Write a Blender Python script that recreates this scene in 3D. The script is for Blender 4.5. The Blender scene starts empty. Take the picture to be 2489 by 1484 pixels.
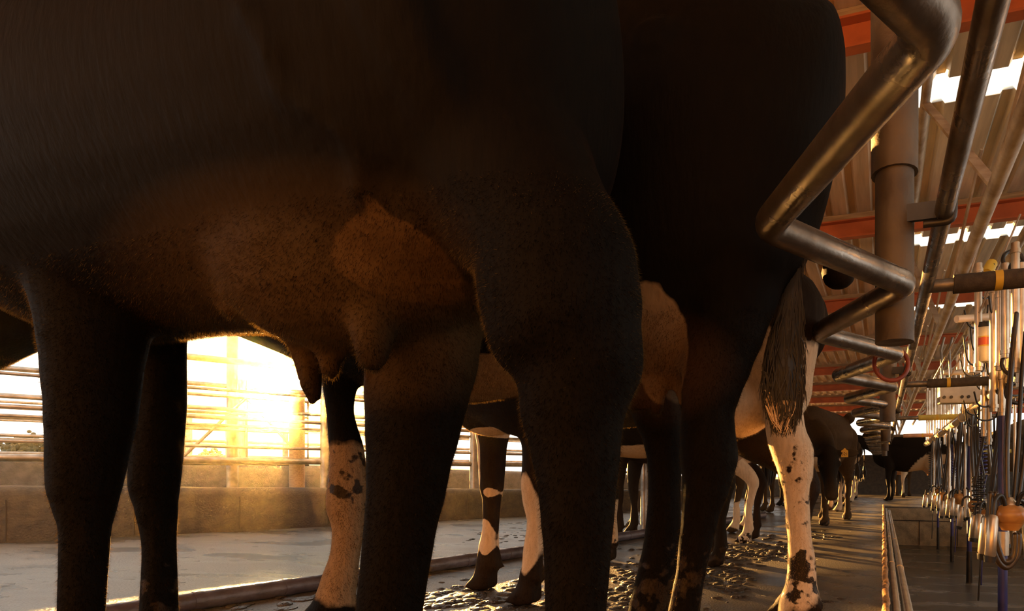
import bpy, bmesh, math, random
from mathutils import Vector, Matrix, noise
import numpy as np
from mathutils.bvhtree import BVHTree
random.seed(7)
sc = bpy.context.scene
C = sc.collection
PI = math.pi
# ------------------------------------------------------------------ camera
F, CX, CY, W, H = 1450.0, 1680.0, 1155.0, 2489.0, 1484.0
YAW = math.radians(17.8)
CAM = Vector((0, 0, 0.5))
FWD = Vector((-math.sin(YAW), math.cos(YAW), 0)); RGT = Vector((math.cos(YAW), math.sin(YAW), 0)); UP = Vector((0, 0, 1))
cd = bpy.data.cameras.new('camera'); cam = bpy.data.objects.new('camera', cd); C.objects.link(cam)
cam.location = CAM; cam.rotation_euler = (PI/2, 0, YAW)
cd.sensor_width = 36; cd.lens = 36*F/W
cd.shift_x = (W/2-CX)/W; cd.shift_y = (CY-H/2)/W
cd.clip_start = 0.02; cd.clip_end = 400
sc.camera = cam
def V(*a): return Vector(a)
def P(x, y, d): return CAM + FWD*d + RGT*((x-CX)/F*d) + UP*((CY-y)/F*d)      # a point at distance d along the view
def PZ(x, y, z): return P(x, y, F*(0.5-z)/(y-CY))                             # ... on the level z
# ------------------------------------------------------------------ light
SUN = (P(686, 962, 1)-CAM).normalized()
w = bpy.data.worlds.new('sky'); sc.world = w; w.use_nodes = True
nt = w.node_tree; nt.nodes.clear()
def wn(t, **k):
    n = nt.nodes.new(t)
    for a, b in k.items(): setattr(n, a, b)
    return n
out = wn('ShaderNodeOutputWorld'); bg = wn('ShaderNodeBackground')
tc = wn('ShaderNodeTexCoord'); dot = wn('ShaderNodeVectorMath', operation='DOT_PRODUCT'); dot.inputs[1].default_value = SUN
nt.links.new(tc.outputs['Generated'], dot.inputs[0])
def halo(p, col):
    m = wn('ShaderNodeMath', operation='MAXIMUM'); m.inputs[1].default_value = 0; nt.links.new(dot.outputs['Value'], m.inputs[0])
    q = wn('ShaderNodeMath', operation='POWER'); q.inputs[1].default_value = p; nt.links.new(m.outputs[0], q.inputs[0])
    v = wn('ShaderNodeVectorMath', operation='SCALE'); v.inputs[0].default_value = col; nt.links.new(q.outputs[0], v.inputs['Scale']); return v.outputs[0]
sep = wn('ShaderNodeSeparateXYZ'); nt.links.new(tc.outputs['Generated'], sep.inputs[0])
ramp = wn('ShaderNodeValToRGB'); nt.links.new(sep.outputs['Z'], ramp.inputs[0])
ramp.color_ramp.elements[0].position = 0.0; ramp.color_ramp.elements[0].color = (0.93, 0.88, 0.81, 1)
ramp.color_ramp.elements[1].position = 0.55; ramp.color_ramp.elements[1].color = (0.80, 0.77, 0.70, 1)
nz = wn('ShaderNodeTexNoise'); nz.inputs['Scale'].default_value = 3.0; nz.inputs['Detail'].default_value = 5
mp = wn('ShaderNodeMapping'); mp.inputs['Scale'].default_value = (1, 1, 5); nt.links.new(tc.outputs['Generated'], mp.inputs[0]); nt.links.new(mp.outputs[0], nz.inputs[0])
cr = wn('ShaderNodeMapRange'); cr.inputs['From Min'].default_value = .3; cr.inputs['From Max'].default_value = .7; cr.inputs['To Min'].default_value = .72; cr.inputs['To Max'].default_value = 1.1
nt.links.new(nz.outputs[0], cr.inputs[0])
sca = wn('ShaderNodeVectorMath', operation='SCALE'); nt.links.new(ramp.outputs[0], sca.inputs[0]); nt.links.new(cr.outputs[0], sca.inputs['Scale'])
acc = sca.outputs[0]
gm = wn('ShaderNodeMix', data_type='RGBA'); gs = halo(110, (1, 1, 1)); gq = wn('ShaderNodeSeparateXYZ'); nt.links.new(gs, gq.inputs[0]); nt.links.new(gq.outputs[0], gm.inputs[0])
nt.links.new(acc, gm.inputs[6]); gm.inputs[7].default_value = (1.5, 1.02, .18, 1); acc = gm.outputs[2]
for p, col in ((1500, (9, 7, 3.6)), (9000, (90, 66, 30))):
    a = wn('ShaderNodeVectorMath', operation='ADD'); nt.links.new(acc, a.inputs[0]); nt.links.new(halo(p, col), a.inputs[1]); acc = a.outputs[0]
nt.links.new(acc, bg.inputs[0]); bg.inputs[1].default_value = 1.75; nt.links.new(bg.outputs[0], out.inputs[0])
sd = bpy.data.lights.new('sun', 'SUN'); sd.energy = 42; sd.color = (1, .50, .13); sd.angle = math.radians(.6)
so = bpy.data.objects.new('sun', sd); C.objects.link(so); so.rotation_euler = SUN.to_track_quat('Z', 'Y').to_euler()
vs = sc.view_settings; vs.view_transform = 'Standard'; vs.look = 'None'; vs.gamma = 1; vs.use_curve_mapping = False
vs.exposure = 0.6

# ------------------------------------------------------------------ materials
def lk(m, a, b): m.node_tree.links.new(a, b)
def mat(name, c1, c2=None, scale=8, rough=.6, metal=0, bump=0, r2=None, stretch=(1, 1, 1), sheen=0, detail=6, lo=.35, hi=.65, bscale=None, coord='Object'):
    m = bpy.data.materials.new(name); m.use_nodes = True; n = m.node_tree.nodes; b = n['Principled BSDF']
    b.inputs['Metallic'].default_value = metal; b.inputs['Roughness'].default_value = rough
    if sheen:
        b.inputs['Sheen Weight'].default_value = sheen; b.inputs['Sheen Roughness'].default_value = .35
        b.inputs['Sheen Tint'].default_value = (1, .75, .45, 1)
    t = n.new('ShaderNodeTexCoord'); mp = n.new('ShaderNodeMapping'); mp.inputs['Scale'].default_value = stretch
    lk(m, t.outputs[coord], mp.inputs[0])
    nz = n.new('ShaderNodeTexNoise'); nz.inputs['Scale'].default_value = scale; nz.inputs['Detail'].default_value = detail
    lk(m, mp.outputs[0], nz.inputs[0])
    r = n.new('ShaderNodeMapRange'); r.inputs['From Min'].default_value = lo; r.inputs['From Max'].default_value = hi; lk(m, nz.outputs[0], r.inputs[0])
    mx = n.new('ShaderNodeMix'); mx.data_type = 'RGBA'; mx.inputs[6].default_value = (*c1, 1); mx.inputs[7].default_value = (*(c2 or c1), 1)
    lk(m, r.outputs[0], mx.inputs[0]); lk(m, mx.outputs[2], b.inputs['Base Color'])
    if r2 is not None:
        rr = n.new('ShaderNodeMapRange'); rr.inputs['To Min'].default_value = rough; rr.inputs['To Max'].default_value = r2
        lk(m, r.outputs[0], rr.inputs[0]); lk(m, rr.outputs[0], b.inputs['Roughness'])
    if bump:
        n2 = n.new('ShaderNodeTexNoise'); n2.inputs['Scale'].default_value = bscale or scale*4; n2.inputs['Detail'].default_value = 5
        lk(m, mp.outputs[0], n2.inputs[0])
        bp = n.new('ShaderNodeBump'); bp.inputs['Strength'].default_value = bump; bp.inputs['Distance'].default_value = .02
        lk(m, n2.outputs[0], bp.inputs['Height']); lk(m, bp.outputs[0], b.inputs['Normal'])
    return m
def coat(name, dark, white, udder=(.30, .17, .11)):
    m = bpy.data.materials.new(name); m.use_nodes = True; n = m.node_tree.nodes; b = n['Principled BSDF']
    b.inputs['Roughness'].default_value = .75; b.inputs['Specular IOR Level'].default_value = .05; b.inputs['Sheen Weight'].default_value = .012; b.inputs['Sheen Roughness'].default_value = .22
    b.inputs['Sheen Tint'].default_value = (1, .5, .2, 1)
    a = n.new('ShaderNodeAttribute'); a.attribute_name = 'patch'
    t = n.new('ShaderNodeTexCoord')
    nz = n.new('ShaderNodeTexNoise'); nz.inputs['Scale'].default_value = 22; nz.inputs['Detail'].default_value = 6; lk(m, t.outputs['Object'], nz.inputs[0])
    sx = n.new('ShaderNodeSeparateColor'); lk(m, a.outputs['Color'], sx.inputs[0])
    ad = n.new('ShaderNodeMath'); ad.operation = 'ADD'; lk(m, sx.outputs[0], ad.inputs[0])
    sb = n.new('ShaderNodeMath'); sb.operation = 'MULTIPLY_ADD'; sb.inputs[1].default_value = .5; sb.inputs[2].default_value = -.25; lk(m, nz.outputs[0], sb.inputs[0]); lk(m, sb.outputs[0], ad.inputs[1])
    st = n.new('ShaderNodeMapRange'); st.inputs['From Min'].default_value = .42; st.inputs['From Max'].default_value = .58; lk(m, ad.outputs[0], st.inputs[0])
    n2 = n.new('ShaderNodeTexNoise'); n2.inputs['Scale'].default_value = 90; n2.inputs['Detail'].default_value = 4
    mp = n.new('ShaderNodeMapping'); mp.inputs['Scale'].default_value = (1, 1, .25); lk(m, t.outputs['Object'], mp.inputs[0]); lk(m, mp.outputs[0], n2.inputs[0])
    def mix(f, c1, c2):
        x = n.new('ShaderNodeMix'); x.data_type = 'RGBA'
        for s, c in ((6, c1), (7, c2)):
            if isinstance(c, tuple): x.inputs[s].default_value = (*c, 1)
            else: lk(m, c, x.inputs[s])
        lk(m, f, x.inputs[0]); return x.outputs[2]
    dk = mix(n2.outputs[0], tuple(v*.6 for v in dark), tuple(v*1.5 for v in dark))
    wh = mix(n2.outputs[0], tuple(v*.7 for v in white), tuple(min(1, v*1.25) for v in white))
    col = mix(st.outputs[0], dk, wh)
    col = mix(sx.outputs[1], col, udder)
    # mud splashes where the patch attribute says so
    n3 = n.new('ShaderNodeTexNoise'); n3.inputs['Scale'].default_value = 30; n3.inputs['Detail'].default_value = 8; lk(m, t.outputs['Object'], n3.inputs[0])
    am = n.new('ShaderNodeMath'); am.operation = 'ADD'; lk(m, sx.outputs[2], am.inputs[0]); lk(m, n3.outputs[0], am.inputs[1])
    rm = n.new('ShaderNodeMapRange'); rm.inputs['From Min'].default_value = .97; rm.inputs['From Max'].default_value = 1.03; lk(m, am.outputs[0], rm.inputs[0])
    col = mix(rm.outputs[0], col, (.022, .014, .008))
    lk(m, col, b.inputs['Base Color'])
    rr = n.new('ShaderNodeMapRange'); rr.inputs['To Min'].default_value = .72; rr.inputs['To Max'].default_value = .3; lk(m, rm.outputs[0], rr.inputs[0]); lk(m, rr.outputs[0], b.inputs['Roughness'])
    bp = n.new('ShaderNodeBump'); bp.inputs['Strength'].default_value = .45; bp.inputs['Distance'].default_value = .004; lk(m, n2.outputs[0], bp.inputs['Height']); lk(m, bp.outputs[0], b.inputs['Normal'])
    return m
M = {}
M['near'] = coat('near_black_brown_coat', (.0030, .0021, .0010), (.055, .030, .012), (.085, .050, .018))  # udder skin lightened, partly to hold the glow of sun flare
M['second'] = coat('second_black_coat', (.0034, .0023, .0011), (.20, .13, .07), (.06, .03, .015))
M['black'] = coat('black_coat', (.012, .008, .0045), (.42, .30, .18))
M['brown'] = coat('dark_brown_coat', (.045, .028, .014), (.50, .38, .25))
M['tagged'] = coat('brown_coat_black_face', (.050, .031, .015), (.50, .38, .25), (.012, .009, .006))
M['tan'] = coat('brown_coat', (.016, .010, .006), (.52, .39, .26))
M['hair_dark'] = mat('dark_tail_hair', (.004, .003, .002), (.010, .007, .004), 60, .6, sheen=.03)
M['hair_pale'] = mat('pale_tail_hair', (.35, .22, .11), (.6, .42, .24), 60, .5, sheen=.5)
M['eye'] = mat('eye_gloss', (.01, .006, .004), rough=.05)
M['tag'] = mat('yellow_tag_plastic', (.75, .42, .05), rough=.4)
M['ink'] = mat('tag_ink', (.01, .01, .01), rough=.5)
M['steel'] = mat('galvanised_steel', (.30, .27, .23), (.17, .15, .13), 12, .32, .85, .12, r2=.5)
M['worn_steel'] = mat('worn_rail_steel', (.30, .26, .22), (.13, .10, .075), 9, .2, .88, .1, r2=.42)
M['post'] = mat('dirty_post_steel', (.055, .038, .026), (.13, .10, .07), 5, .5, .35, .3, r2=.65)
M['truss'] = mat('dusty_truss_steel', (.42, .34, .25), (.24, .17, .11), 10, .55, .2, .15)
M['stainless'] = mat('stainless_steel', (.60, .52, .42), (.42, .35, .26), 15, .3, .75, .02)
M['red'] = mat('red_painted_steel', (.46, .11, .03), (.34, .08, .025), 6, .55, 0, .1)
M['wood'] = mat('pale_timber', (.38, .26, .13), (.25, .16, .08), 6, .7, 0, .2, stretch=(1, 12, 12))
M['board'] = mat('brown_timber_board', (.30, .16, .07), (.16, .08, .035), 5, .7, 0, .2, stretch=(1, 8, 8))
M['sheet'] = mat('roof_sheet', (.66, .45, .27), (.45, .31, .18), 3, .55, .1, .1, stretch=(6, .5, 1))
M['zinc'] = mat('zinc_roof_sheet', (.75, .64, .46), (.5, .43, .31), 3, .42, .3, .1, stretch=(6, .5, 1))
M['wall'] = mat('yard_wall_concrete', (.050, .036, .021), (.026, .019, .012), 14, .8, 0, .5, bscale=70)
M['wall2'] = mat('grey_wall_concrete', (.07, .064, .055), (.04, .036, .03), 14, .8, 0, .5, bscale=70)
M['pitwall'] = mat('pit_wall_concrete', (.30, .22, .12), (.17, .125, .07), 9, .7, 0, .4, bscale=60)
M['joint'] = mat('joint_mortar', (.03, .022, .015), rough=.9)
M['rust'] = mat('rusty_kerb_paint', (.60, .27, .07), (.20, .09, .03), 25, .6, .1, .6, bscale=40)  # rust brightened in colour, standing in for sunlight on the kerb
M['rubber'] = mat('black_rubber', (.014, .012, .010), (.03, .025, .02), 20, .42)
M['hose'] = mat('brown_rubber_hose', (.05, .032, .018), (.03, .02, .012), 20, .3)
M['blue'] = mat('blue_hose_plastic', (.03, .03, .16), (.02, .02, .09), 12, .35)
M['foam'] = mat('dark_foam_sleeve', (.035, .026, .018), (.06, .045, .032), 40, .85, 0, .2)
M['foam_yellow'] = mat('yellow_foam_sleeve', (.55, .46, .10), (.42, .34, .08), 20, .75)
M['foam_pink'] = mat('pink_foam_sleeve', (.55, .33, .22), (.42, .24, .16), 20, .75)
M['tape'] = mat('yellow_tape', (.55, .36, .03), rough=.5)
M['white'] = mat('white_plastic', (.62, .58, .50), (.5, .46, .38), 15, .4)
M['redplastic'] = mat('red_plastic', (.45, .07, .03), rough=.4)
M['redrubber'] = mat('red_rubber_ring', (.28, .045, .02), (.15, .03, .015), 20, .45)
M['amber'] = mat('amber_claw_plastic', (.50, .25, .07), (.35, .16, .05), 18, .3)
M['pvc'] = mat('cream_pipe_plastic', (.80, .64, .44), (.62, .48, .32), 10, .3)  # lightened base colour replaces the sunlight blocked from the milk pipe
M['leaf'] = mat('dark_foliage', (.06, .055, .02), (.035, .03, .012), 10, .8)
M['grass'] = mat('dry_grass', (.42, .32, .07), (.20, .20, .05), 30, .8)
M['ground'] = mat('dry_pasture', (.30, .25, .10), (.16, .15, .06), 2, .9, 0, .3)
M['paleroof'] = mat('pale_cladding', (.6, .5, .36), (.5, .4, .3), 3, .6)
M['hoofpipe'] = mat('purple_grey_floor_pipe', (.10, .085, .10), (.05, .04, .045), 15, .35, 0, .2)
M['mud'] = mat('wet_manure', (.028, .018, .010), (.05, .033, .018), 30, .25, 0, .8, r2=.6, bscale=60)

def fur_mat(name, c1, c2):
    m = bpy.data.materials.new(name); m.use_nodes = True; n = m.node_tree.nodes; n.clear()
    o = n.new('ShaderNodeOutputMaterial'); d = n.new('ShaderNodeBsdfDiffuse'); t = n.new('ShaderNodeBsdfTranslucent'); x = n.new('ShaderNodeMixShader')
    d.inputs[0].default_value = (*c1, 1); t.inputs[0].default_value = (*c2, 1); x.inputs[0].default_value = .45
    lk(m, d.outputs[0], x.inputs[1]); lk(m, t.outputs[0], x.inputs[2]); lk(m, x.outputs[0], o.inputs[0]); return m
M['fur_dark'] = fur_mat('dark_coat_hair', (.001, .0007, .0004), (.20, .12, .04)); M['fur_brown'] = fur_mat('brown_coat_hair', (.015, .008, .003), (.24, .14, .045)); M['fur_pale'] = fur_mat('pale_coat_hair', (.30, .20, .11), (.45, .3, .15))
def skylight_mat():
    m = bpy.data.materials.new('translucent_skylight_sheet'); m.use_nodes = True; n = m.node_tree.nodes; n.clear()
    o = n.new('ShaderNodeOutputMaterial'); a = n.new('ShaderNodeBsdfTransparent'); a.inputs[0].default_value = (.97, .97, .95, 1)
    b = n.new('ShaderNodeBsdfTranslucent'); b.inputs[0].default_value = (.9, .9, .86, 1)
    x = n.new('ShaderNodeMixShader'); x.inputs[0].default_value = .25; lk(m, a.outputs[0], x.inputs[1]); lk(m, b.outputs[0], x.inputs[2]); lk(m, x.outputs[0], o.inputs[0]); return m
M['sky'] = skylight_mat()

def floor_mat(name, dry1, dry2, wet, puddle_lo, puddle_hi, rough_wet, rough_dry, scl=1.1, mudamt=.5):
    m = bpy.data.materials.new(name); m.use_nodes = True; n = m.node_tree.nodes; b = n['Principled BSDF']
    t = n.new('ShaderNodeTexCoord')
    def noi(s, d, st=(1, 1, 1)):
        mp = n.new('ShaderNodeMapping'); mp.inputs['Scale'].default_value = st; lk(m, t.outputs['Object'], mp.inputs[0])
        k = n.new('ShaderNodeTexNoise'); k.inputs['Scale'].default_value = s; k.inputs['Detail'].default_value = d; lk(m, mp.outputs[0], k.inputs[0]); return k.outputs[0]
    def rng(i, a, c, x=0, y=1):
        r = n.new('ShaderNodeMapRange'); r.inputs['From Min'].default_value = a; r.inputs['From Max'].default_value = c; r.inputs['To Min'].default_value = x; r.inputs['To Max'].default_value = y; lk(m, i, r.inputs[0]); return r.outputs[0]
    def mix(f, c1, c2):
        x = n.new('ShaderNodeMix'); x.data_type = 'RGBA'
        for s, c in ((6, c1), (7, c2)):
            if isinstance(c, tuple): x.inputs[s].default_value = (*c, 1)
            else: lk(m, c, x.inputs[s])
        lk(m, f, x.inputs[0]); return x.outputs[2]
    big = rng(noi(scl, 5, (1, 2.2, 1)), puddle_lo, puddle_hi)
    fine = noi(110, 10)
    col = mix(rng(fine, .35, .65), dry1, dry2)
    col = mix(big, col, wet)
    md = noi(7, 9, (1, 1.6, 1)); mr = rng(md, mudamt, mudamt+.05)
    col = mix(mr, col, (.02, .013, .008))
    lk(m, col, b.inputs['Base Color'])
    rr = rng(big, 0, 1, rough_dry, rough_wet)
    lk(m, rr, b.inputs['Roughness'])
    b.inputs['Specular IOR Level'].default_value = .5
    hs = n.new('ShaderNodeMath'); hs.operation = 'MULTIPLY_ADD'; hs.inputs[1].default_value = 1.5; lk(m, mr, hs.inputs[0]); lk(m, fine, hs.inputs[2])
    inv = rng(big, 0, 1, 1.0, .75)
    bp = n.new('ShaderNodeBump'); bp.inputs['Distance'].default_value = .009; lk(m, hs.outputs[0], bp.inputs['Height']); lk(m, inv, bp.inputs['Strength']); lk(m, bp.outputs[0], b.inputs['Normal'])
    return m
M['floor'] = floor_mat('wet_platform_concrete', (.15, .128, .10), (.07, .058, .045), (.04, .033, .025), .42, .64, .18, .42, mudamt=.64)
M['pitfloor'] = floor_mat('wet_pit_concrete', (.12, .085, .048), (.06, .043, .025), (.02, .015, .009), .40, .5, .06, .28, 1.6, mudamt=.7)

# ------------------------------------------------------------------ mesh helpers
class MB:
    def __init__(s): s.v = []; s.f = []
    def add(s, v, f):
        o = len(s.v); s.v += [tuple(a) for a in v]; s.f += [tuple(i+o for i in q) for q in f]; return s
    def box(s, c, size, R=None):
        h = Vector(size)/2; vs_ = []
        for x in (-1, 1):
            for y in (-1, 1):
                for z in (-1, 1):
                    p = Vector((x*h.x, y*h.y, z*h.z))
                    if R: p = R @ p
                    vs_.append(Vector(c)+p)
        return s.add(vs_, [(0, 1, 3, 2), (4, 6, 7, 5), (0, 4, 5, 1), (2, 3, 7, 6), (0, 2, 6, 4), (1, 5, 7, 3)])
    def beam(s, a, b, w_, h_):
        a = Vector(a); b = Vector(b); d = (b-a); R = d.to_track_quat('X', 'Z').to_matrix()
        return s.box((a+b)/2, (d.length, w_, h_), R)
    def tube(s, pts, r, n=12, caps=True, squash=None):
        pts = [Vector(p) for p in pts]
        rs = r if isinstance(r, (list, tuple)) else [r]*len(pts)
        # parallel transported frame
        T = []
        for i in range(len(pts)):
            a = pts[max(i-1, 0)]; b = pts[min(i+1, len(pts)-1)]; t = (b-a)
            T.append(t.normalized() if t.length > 1e-9 else Vector((0, 0, 1)))
        up = Vector((0, 0, 1)) if abs(T[0].z) < .9 else Vector((0, 1, 0))
        u = (up - T[0]*up.dot(T[0])).normalized(); v_ = []; f = []
        for i, p in enumerate(pts):
            u = (u - T[i]*u.dot(T[i])).normalized(); w_ = T[i].cross(u)
            for k in range(n):
                a = 2*PI*k/n
                v_.append(p + (u*math.cos(a)+w_*math.sin(a))*rs[i])
        for i in range(len(pts)-1):
            for k in range(n): f.append((i*n+k, i*n+(k+1) % n, (i+1)*n+(k+1) % n, (i+1)*n+k))
        if caps:
            f.append(tuple(range(n-1, -1, -1))); f.append(tuple((len(pts)-1)*n+k for k in range(n)))
        return s.add(v_, f)
    def chain(s, pr, n=18):       # rounded limb: list of (point, radius), dense resample with smooth interpolation + round ends
        pts = [Vector(p) for p, r in pr]; rs = [r for p, r in pr]
        P2, R2 = [], []
        N = len(pts)
        for i in range(N-1):
            p0 = pts[max(i-1, 0)]; p1 = pts[i]; p2 = pts[i+1]; p3 = pts[min(i+2, N-1)]
            for k in range(6):
                t = k/6; t2 = t*t; t3 = t2*t
                P2.append(.5*((2*p1)+(p2-p0)*t+(2*p0-5*p1+4*p2-p3)*t2+(3*p1-p0-3*p2+p3)*t3))
                R2.append(rs[i]*(1-(3*t2-2*t3))+rs[i+1]*(3*t2-2*t3))
        P2.append(pts[-1]); R2.append(rs[-1])
        a = (P2[0]-P2[1]).normalized(); b = (P2[-1]-P2[-2]).normalized()
        hp, hr, tp, tr = [], [], [], []
        for q in (80, 60, 35, 15):
            c = math.radians(q); hp.append(P2[0]+a*R2[0]*math.sin(c)); hr.append(max(R2[0]*math.cos(c), .0005))
        for q in (15, 35, 60, 80):
            c = math.radians(q); tp.append(P2[-1]+b*R2[-1]*math.sin(c)); tr.append(max(R2[-1]*math.cos(c), .0005))
        return s.tube(hp+P2+tp, hr+R2+tr, n)
    def ell(s, c, r, R=None, nu=16, nv=10):
        v_ = []; f = []
        for j in range(nv+1):
            th = PI*j/nv
            for i in range(nu):
                ph = 2*PI*i/nu; p = Vector((r[0]*math.sin(th)*math.cos(ph), r[1]*math.sin(th)*math.sin(ph), r[2]*math.cos(th)))
                if R: p = R @ p
                v_.append(Vector(c)+p)
        for j in range(nv):
            for i in range(nu): f.append((j*nu+i, (j+1)*nu+i, (j+1)*nu+(i+1) % nu, j*nu+(i+1) % nu))
        return s.add(v_, f)
    def torus(s, c, R_, r, axis, n=32, m=10):
        ax = Vector(axis).normalized(); u = ax.orthogonal().normalized(); w_ = ax.cross(u); v_ = []; f = []
        for i in range(n):
            a = 2*PI*i/n; d = u*math.cos(a)+w_*math.sin(a)
            for k in range(m):
                b = 2*PI*k/m; v_.append(Vector(c)+d*(R_+r*math.cos(b))+ax*r*math.sin(b))
        for i in range(n):
            for k in range(m): f.append((i*m+k, ((i+1) % n)*m+k, ((i+1) % n)*m+(k+1) % m, i*m+(k+1) % m))
        return s.add(v_, f)
    def build(s, name, m, parent=None, smooth=True, bevel=0):
        me = bpy.data.meshes.new(name)
        off = Vector(parent.location) if parent is not None and parent.parent is None else (Vector(parent.parent.location) + Vector(parent.location) if parent is not None else Vector((0, 0, 0)))
        me.from_pydata([tuple(Vector(a)-off) for a in s.v], [], s.f); me.validate(); me.update()
        bm = bmesh.new(); bm.from_mesh(me); bmesh.ops.remove_doubles(bm, verts=bm.verts, dist=1e-6); bmesh.ops.recalc_face_normals(bm, faces=bm.faces); bm.to_mesh(me); bm.free()
        me.materials.append(M[m] if isinstance(m, str) else m)
        if smooth:
            for p in me.polygons: p.use_smooth = True
            if hasattr(me, 'set_sharp_from_angle'): me.set_sharp_from_angle(angle=math.radians(50))
        o = bpy.data.objects.new(name, me); C.objects.link(o)
        if parent is not None: o.parent = parent
        if bevel:
            bv = o.modifiers.new('bevel', 'BEVEL'); bv.width = bevel; bv.segments = 2; bv.limit_method = 'ANGLE'
        return o
def tag(o, label=None, cat=None, group=None, kind=None):
    if label: o['label'] = label
    if cat: o['category'] = cat
    if group: o['group'] = group
    if kind: o['kind'] = kind
    return o
def empty(name, loc, label=None, cat=None, group=None):
    o = bpy.data.objects.new(name, None); C.objects.link(o); o.location = loc; o.empty_display_size = .1
    return tag(o, label, cat, group)
def dup(o, parent=None, loc=None, rz=None, label=None, scale=None):
    c = o.copy(); C.objects.link(c); c.parent = parent
    if loc is not None: c.location = loc
    if rz is not None: c.rotation_euler = (0, 0, rz)
    if scale: c.scale = (scale,)*3
    if label: c['label'] = label
    for ch in o.children: dup(ch, c)
    return c
def bend_path(pts, rad, seg=8):
    pts = [Vector(p) for p in pts]; o = [pts[0]]
    for i in range(1, len(pts)-1):
        a, b, c = pts[i-1], pts[i], pts[i+1]; u = (a-b).normalized(); v_ = (c-b).normalized()
        ang = u.angle(v_); t = min(rad/math.tan(ang/2), (a-b).length*.45, (c-b).length*.45)
        p0 = b+u*t; p2 = b+v_*t
        for k in range(seg+1):
            s_ = k/seg; o.append(p0*(1-s_)**2+b*2*s_*(1-s_)+p2*s_**2)
    o.append(pts[-1]); return o
# ------------------------------------------------------------------ cows
def hard(m_obj, voxel, smooth):
    dg = bpy.context.evaluated_depsgraph_get()
    r = m_obj.modifiers.new('r', 'REMESH'); r.mode = 'VOXEL'; r.voxel_size = voxel
    s = m_obj.modifiers.new('s', 'SMOOTH'); s.factor = .5; s.iterations = smooth
    dg.update(); me = bpy.data.meshes.new_from_object(m_obj.evaluated_get(dg)); m_obj.modifiers.clear(); return me
def paint(me, off, spots):
    n = len(me.vertices); co = np.empty(n*3); me.vertices.foreach_get('co', co); co = co.reshape(-1, 3) + np.array(off)
    ch = np.zeros((n, 4)); ch[:, 3] = 1
    for sp in spots:
        k, c, r = sp[0], np.array(sp[1], float), np.array(sp[2], float); v = sp[3] if len(sp) > 3 else 1
        d = np.sqrt((((co-c)/r)**2).sum(1)); a = np.clip(.5+(1-d)*1.2*(2 if k == 0 else 1), 0, 1)
        if v < 0: ch[:, k] = np.minimum(ch[:, k], 1-a)
        else: ch[:, k] = np.maximum(ch[:, k], a*v)
    at = me.color_attributes.new('patch', 'FLOAT_COLOR', 'POINT'); at.data.foreach_set('color', ch.ravel())
def loft(mb, rings, fw, n=28):
    fw = Vector(fw).normalized(); side = Vector((-fw.y, fw.x, 0)); v_ = []; f = []
    R_ = []
    for i in range(len(rings)-1):
        for k in range(4):
            t = k/4; t2 = t*t; t3 = t2*t; q = [rings[max(i-1, 0)], rings[i], rings[i+1], rings[min(i+2, len(rings)-1)]]
            R_.append([.5*(2*q[1][j]+(q[2][j]-q[0][j])*t+(2*q[0][j]-5*q[1][j]+4*q[2][j]-q[3][j])*t2+(3*q[1][j]-q[0][j]-3*q[2][j]+q[3][j])*t3) for j in range(5)])
    R_.append(list(rings[-1]))
    for (x, y, z, ry, rz) in R_:
        for k in range(n):
            a = 2*PI*k/n; c, s = math.cos(a), math.sin(a)
            v_.append(Vector((x, y, z))+side*(max(ry, .01)*c*(1.0 if s > -.3 else 1.0))+Vector((0, 0, max(rz, .01)*s)))
    for i in range(len(R_)-1):
        for k in range(n): f.append((i*n+k, i*n+(k+1) % n, (i+1)*n+(k+1) % n, (i+1)*n+k))
    f.append(tuple(range(n-1, -1, -1))); f.append(tuple((len(R_)-1)*n+k for k in range(n)))
    mb.add(v_, f)
def foot(mb, top, rt, fw, toe=.05, spread=.024):    # fetlock, pastern and the two claws below the point top
    fw = Vector(fw).normalized(); side = Vector((-fw.y, fw.x, 0)); t = Vector(top)
    b = Vector((t.x, t.y, 0))
    mb.chain([(t, rt), (b+Vector((0, 0, .125)), rt*1.22), (b+fw*.025+Vector((0, 0, .07)), rt*1.0), (b+fw*toe+Vector((0, 0, .045)), .03)])
    for s in (-1, 1):
        q = b+side*spread*s
        mb.chain([(q+fw*.0+Vector((0, 0, .062)), .026), (q+fw*(toe-.005)+Vector((0, 0, .036)), .030), (q+fw*(toe+.045)+Vector((0, 0, .016)), .014)], 12)
        mb.chain([(q-fw*.0+Vector((0, 0, .03)), .026), (q+fw*(toe)+Vector((0, 0, .022)), .027)], 12)
        mb.chain([(q*1.0-fw*(rt*1.1)+Vector((0, 0, .115)), .011), (q-fw*(rt*1.1+.012)+Vector((0, 0, .095)), .008)], 8)
def leg_px(rows, d):
    o = []
    for (y, a, b) in rows:
        dd = d(y) if callable(d) else d; x = (a+b)/2; xp = (x-CX)/F
        o.append((P(x, y, dd), (b-a)/2*dd/F/math.sqrt(1+xp*xp)))
    return o
BODY = [(-.83, 0, 1.12, .05, .07), (-.80, 0, 1.10, .14, .17), (-.72, 0, 1.07, .20, .24), (-.60, 0, 1.04, .24, .29), (-.42, 0, 1.02, .27, .32), (-.2, 0, .99, .28, .35),
        (.1, 0, .97, .29, .37), (.32, 0, .98, .27, .36), (.5, 0, 1.0, .23, .34), (.66, 0, 1.0, .18, .28), (.78, 0, 1.02, .12, .2)]
HEADS = {'up': [(.62, 0, 1.12), (.9, 0, 1.22), (1.12, 0, 1.30)], 'low': [(.62, 0, 1.05), (.88, 0, .98), (1.08, 0, .86)], 'down': [(.62, 0, 1.0), (.85, 0, .78), (1.0, 0, .58)]}
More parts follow.
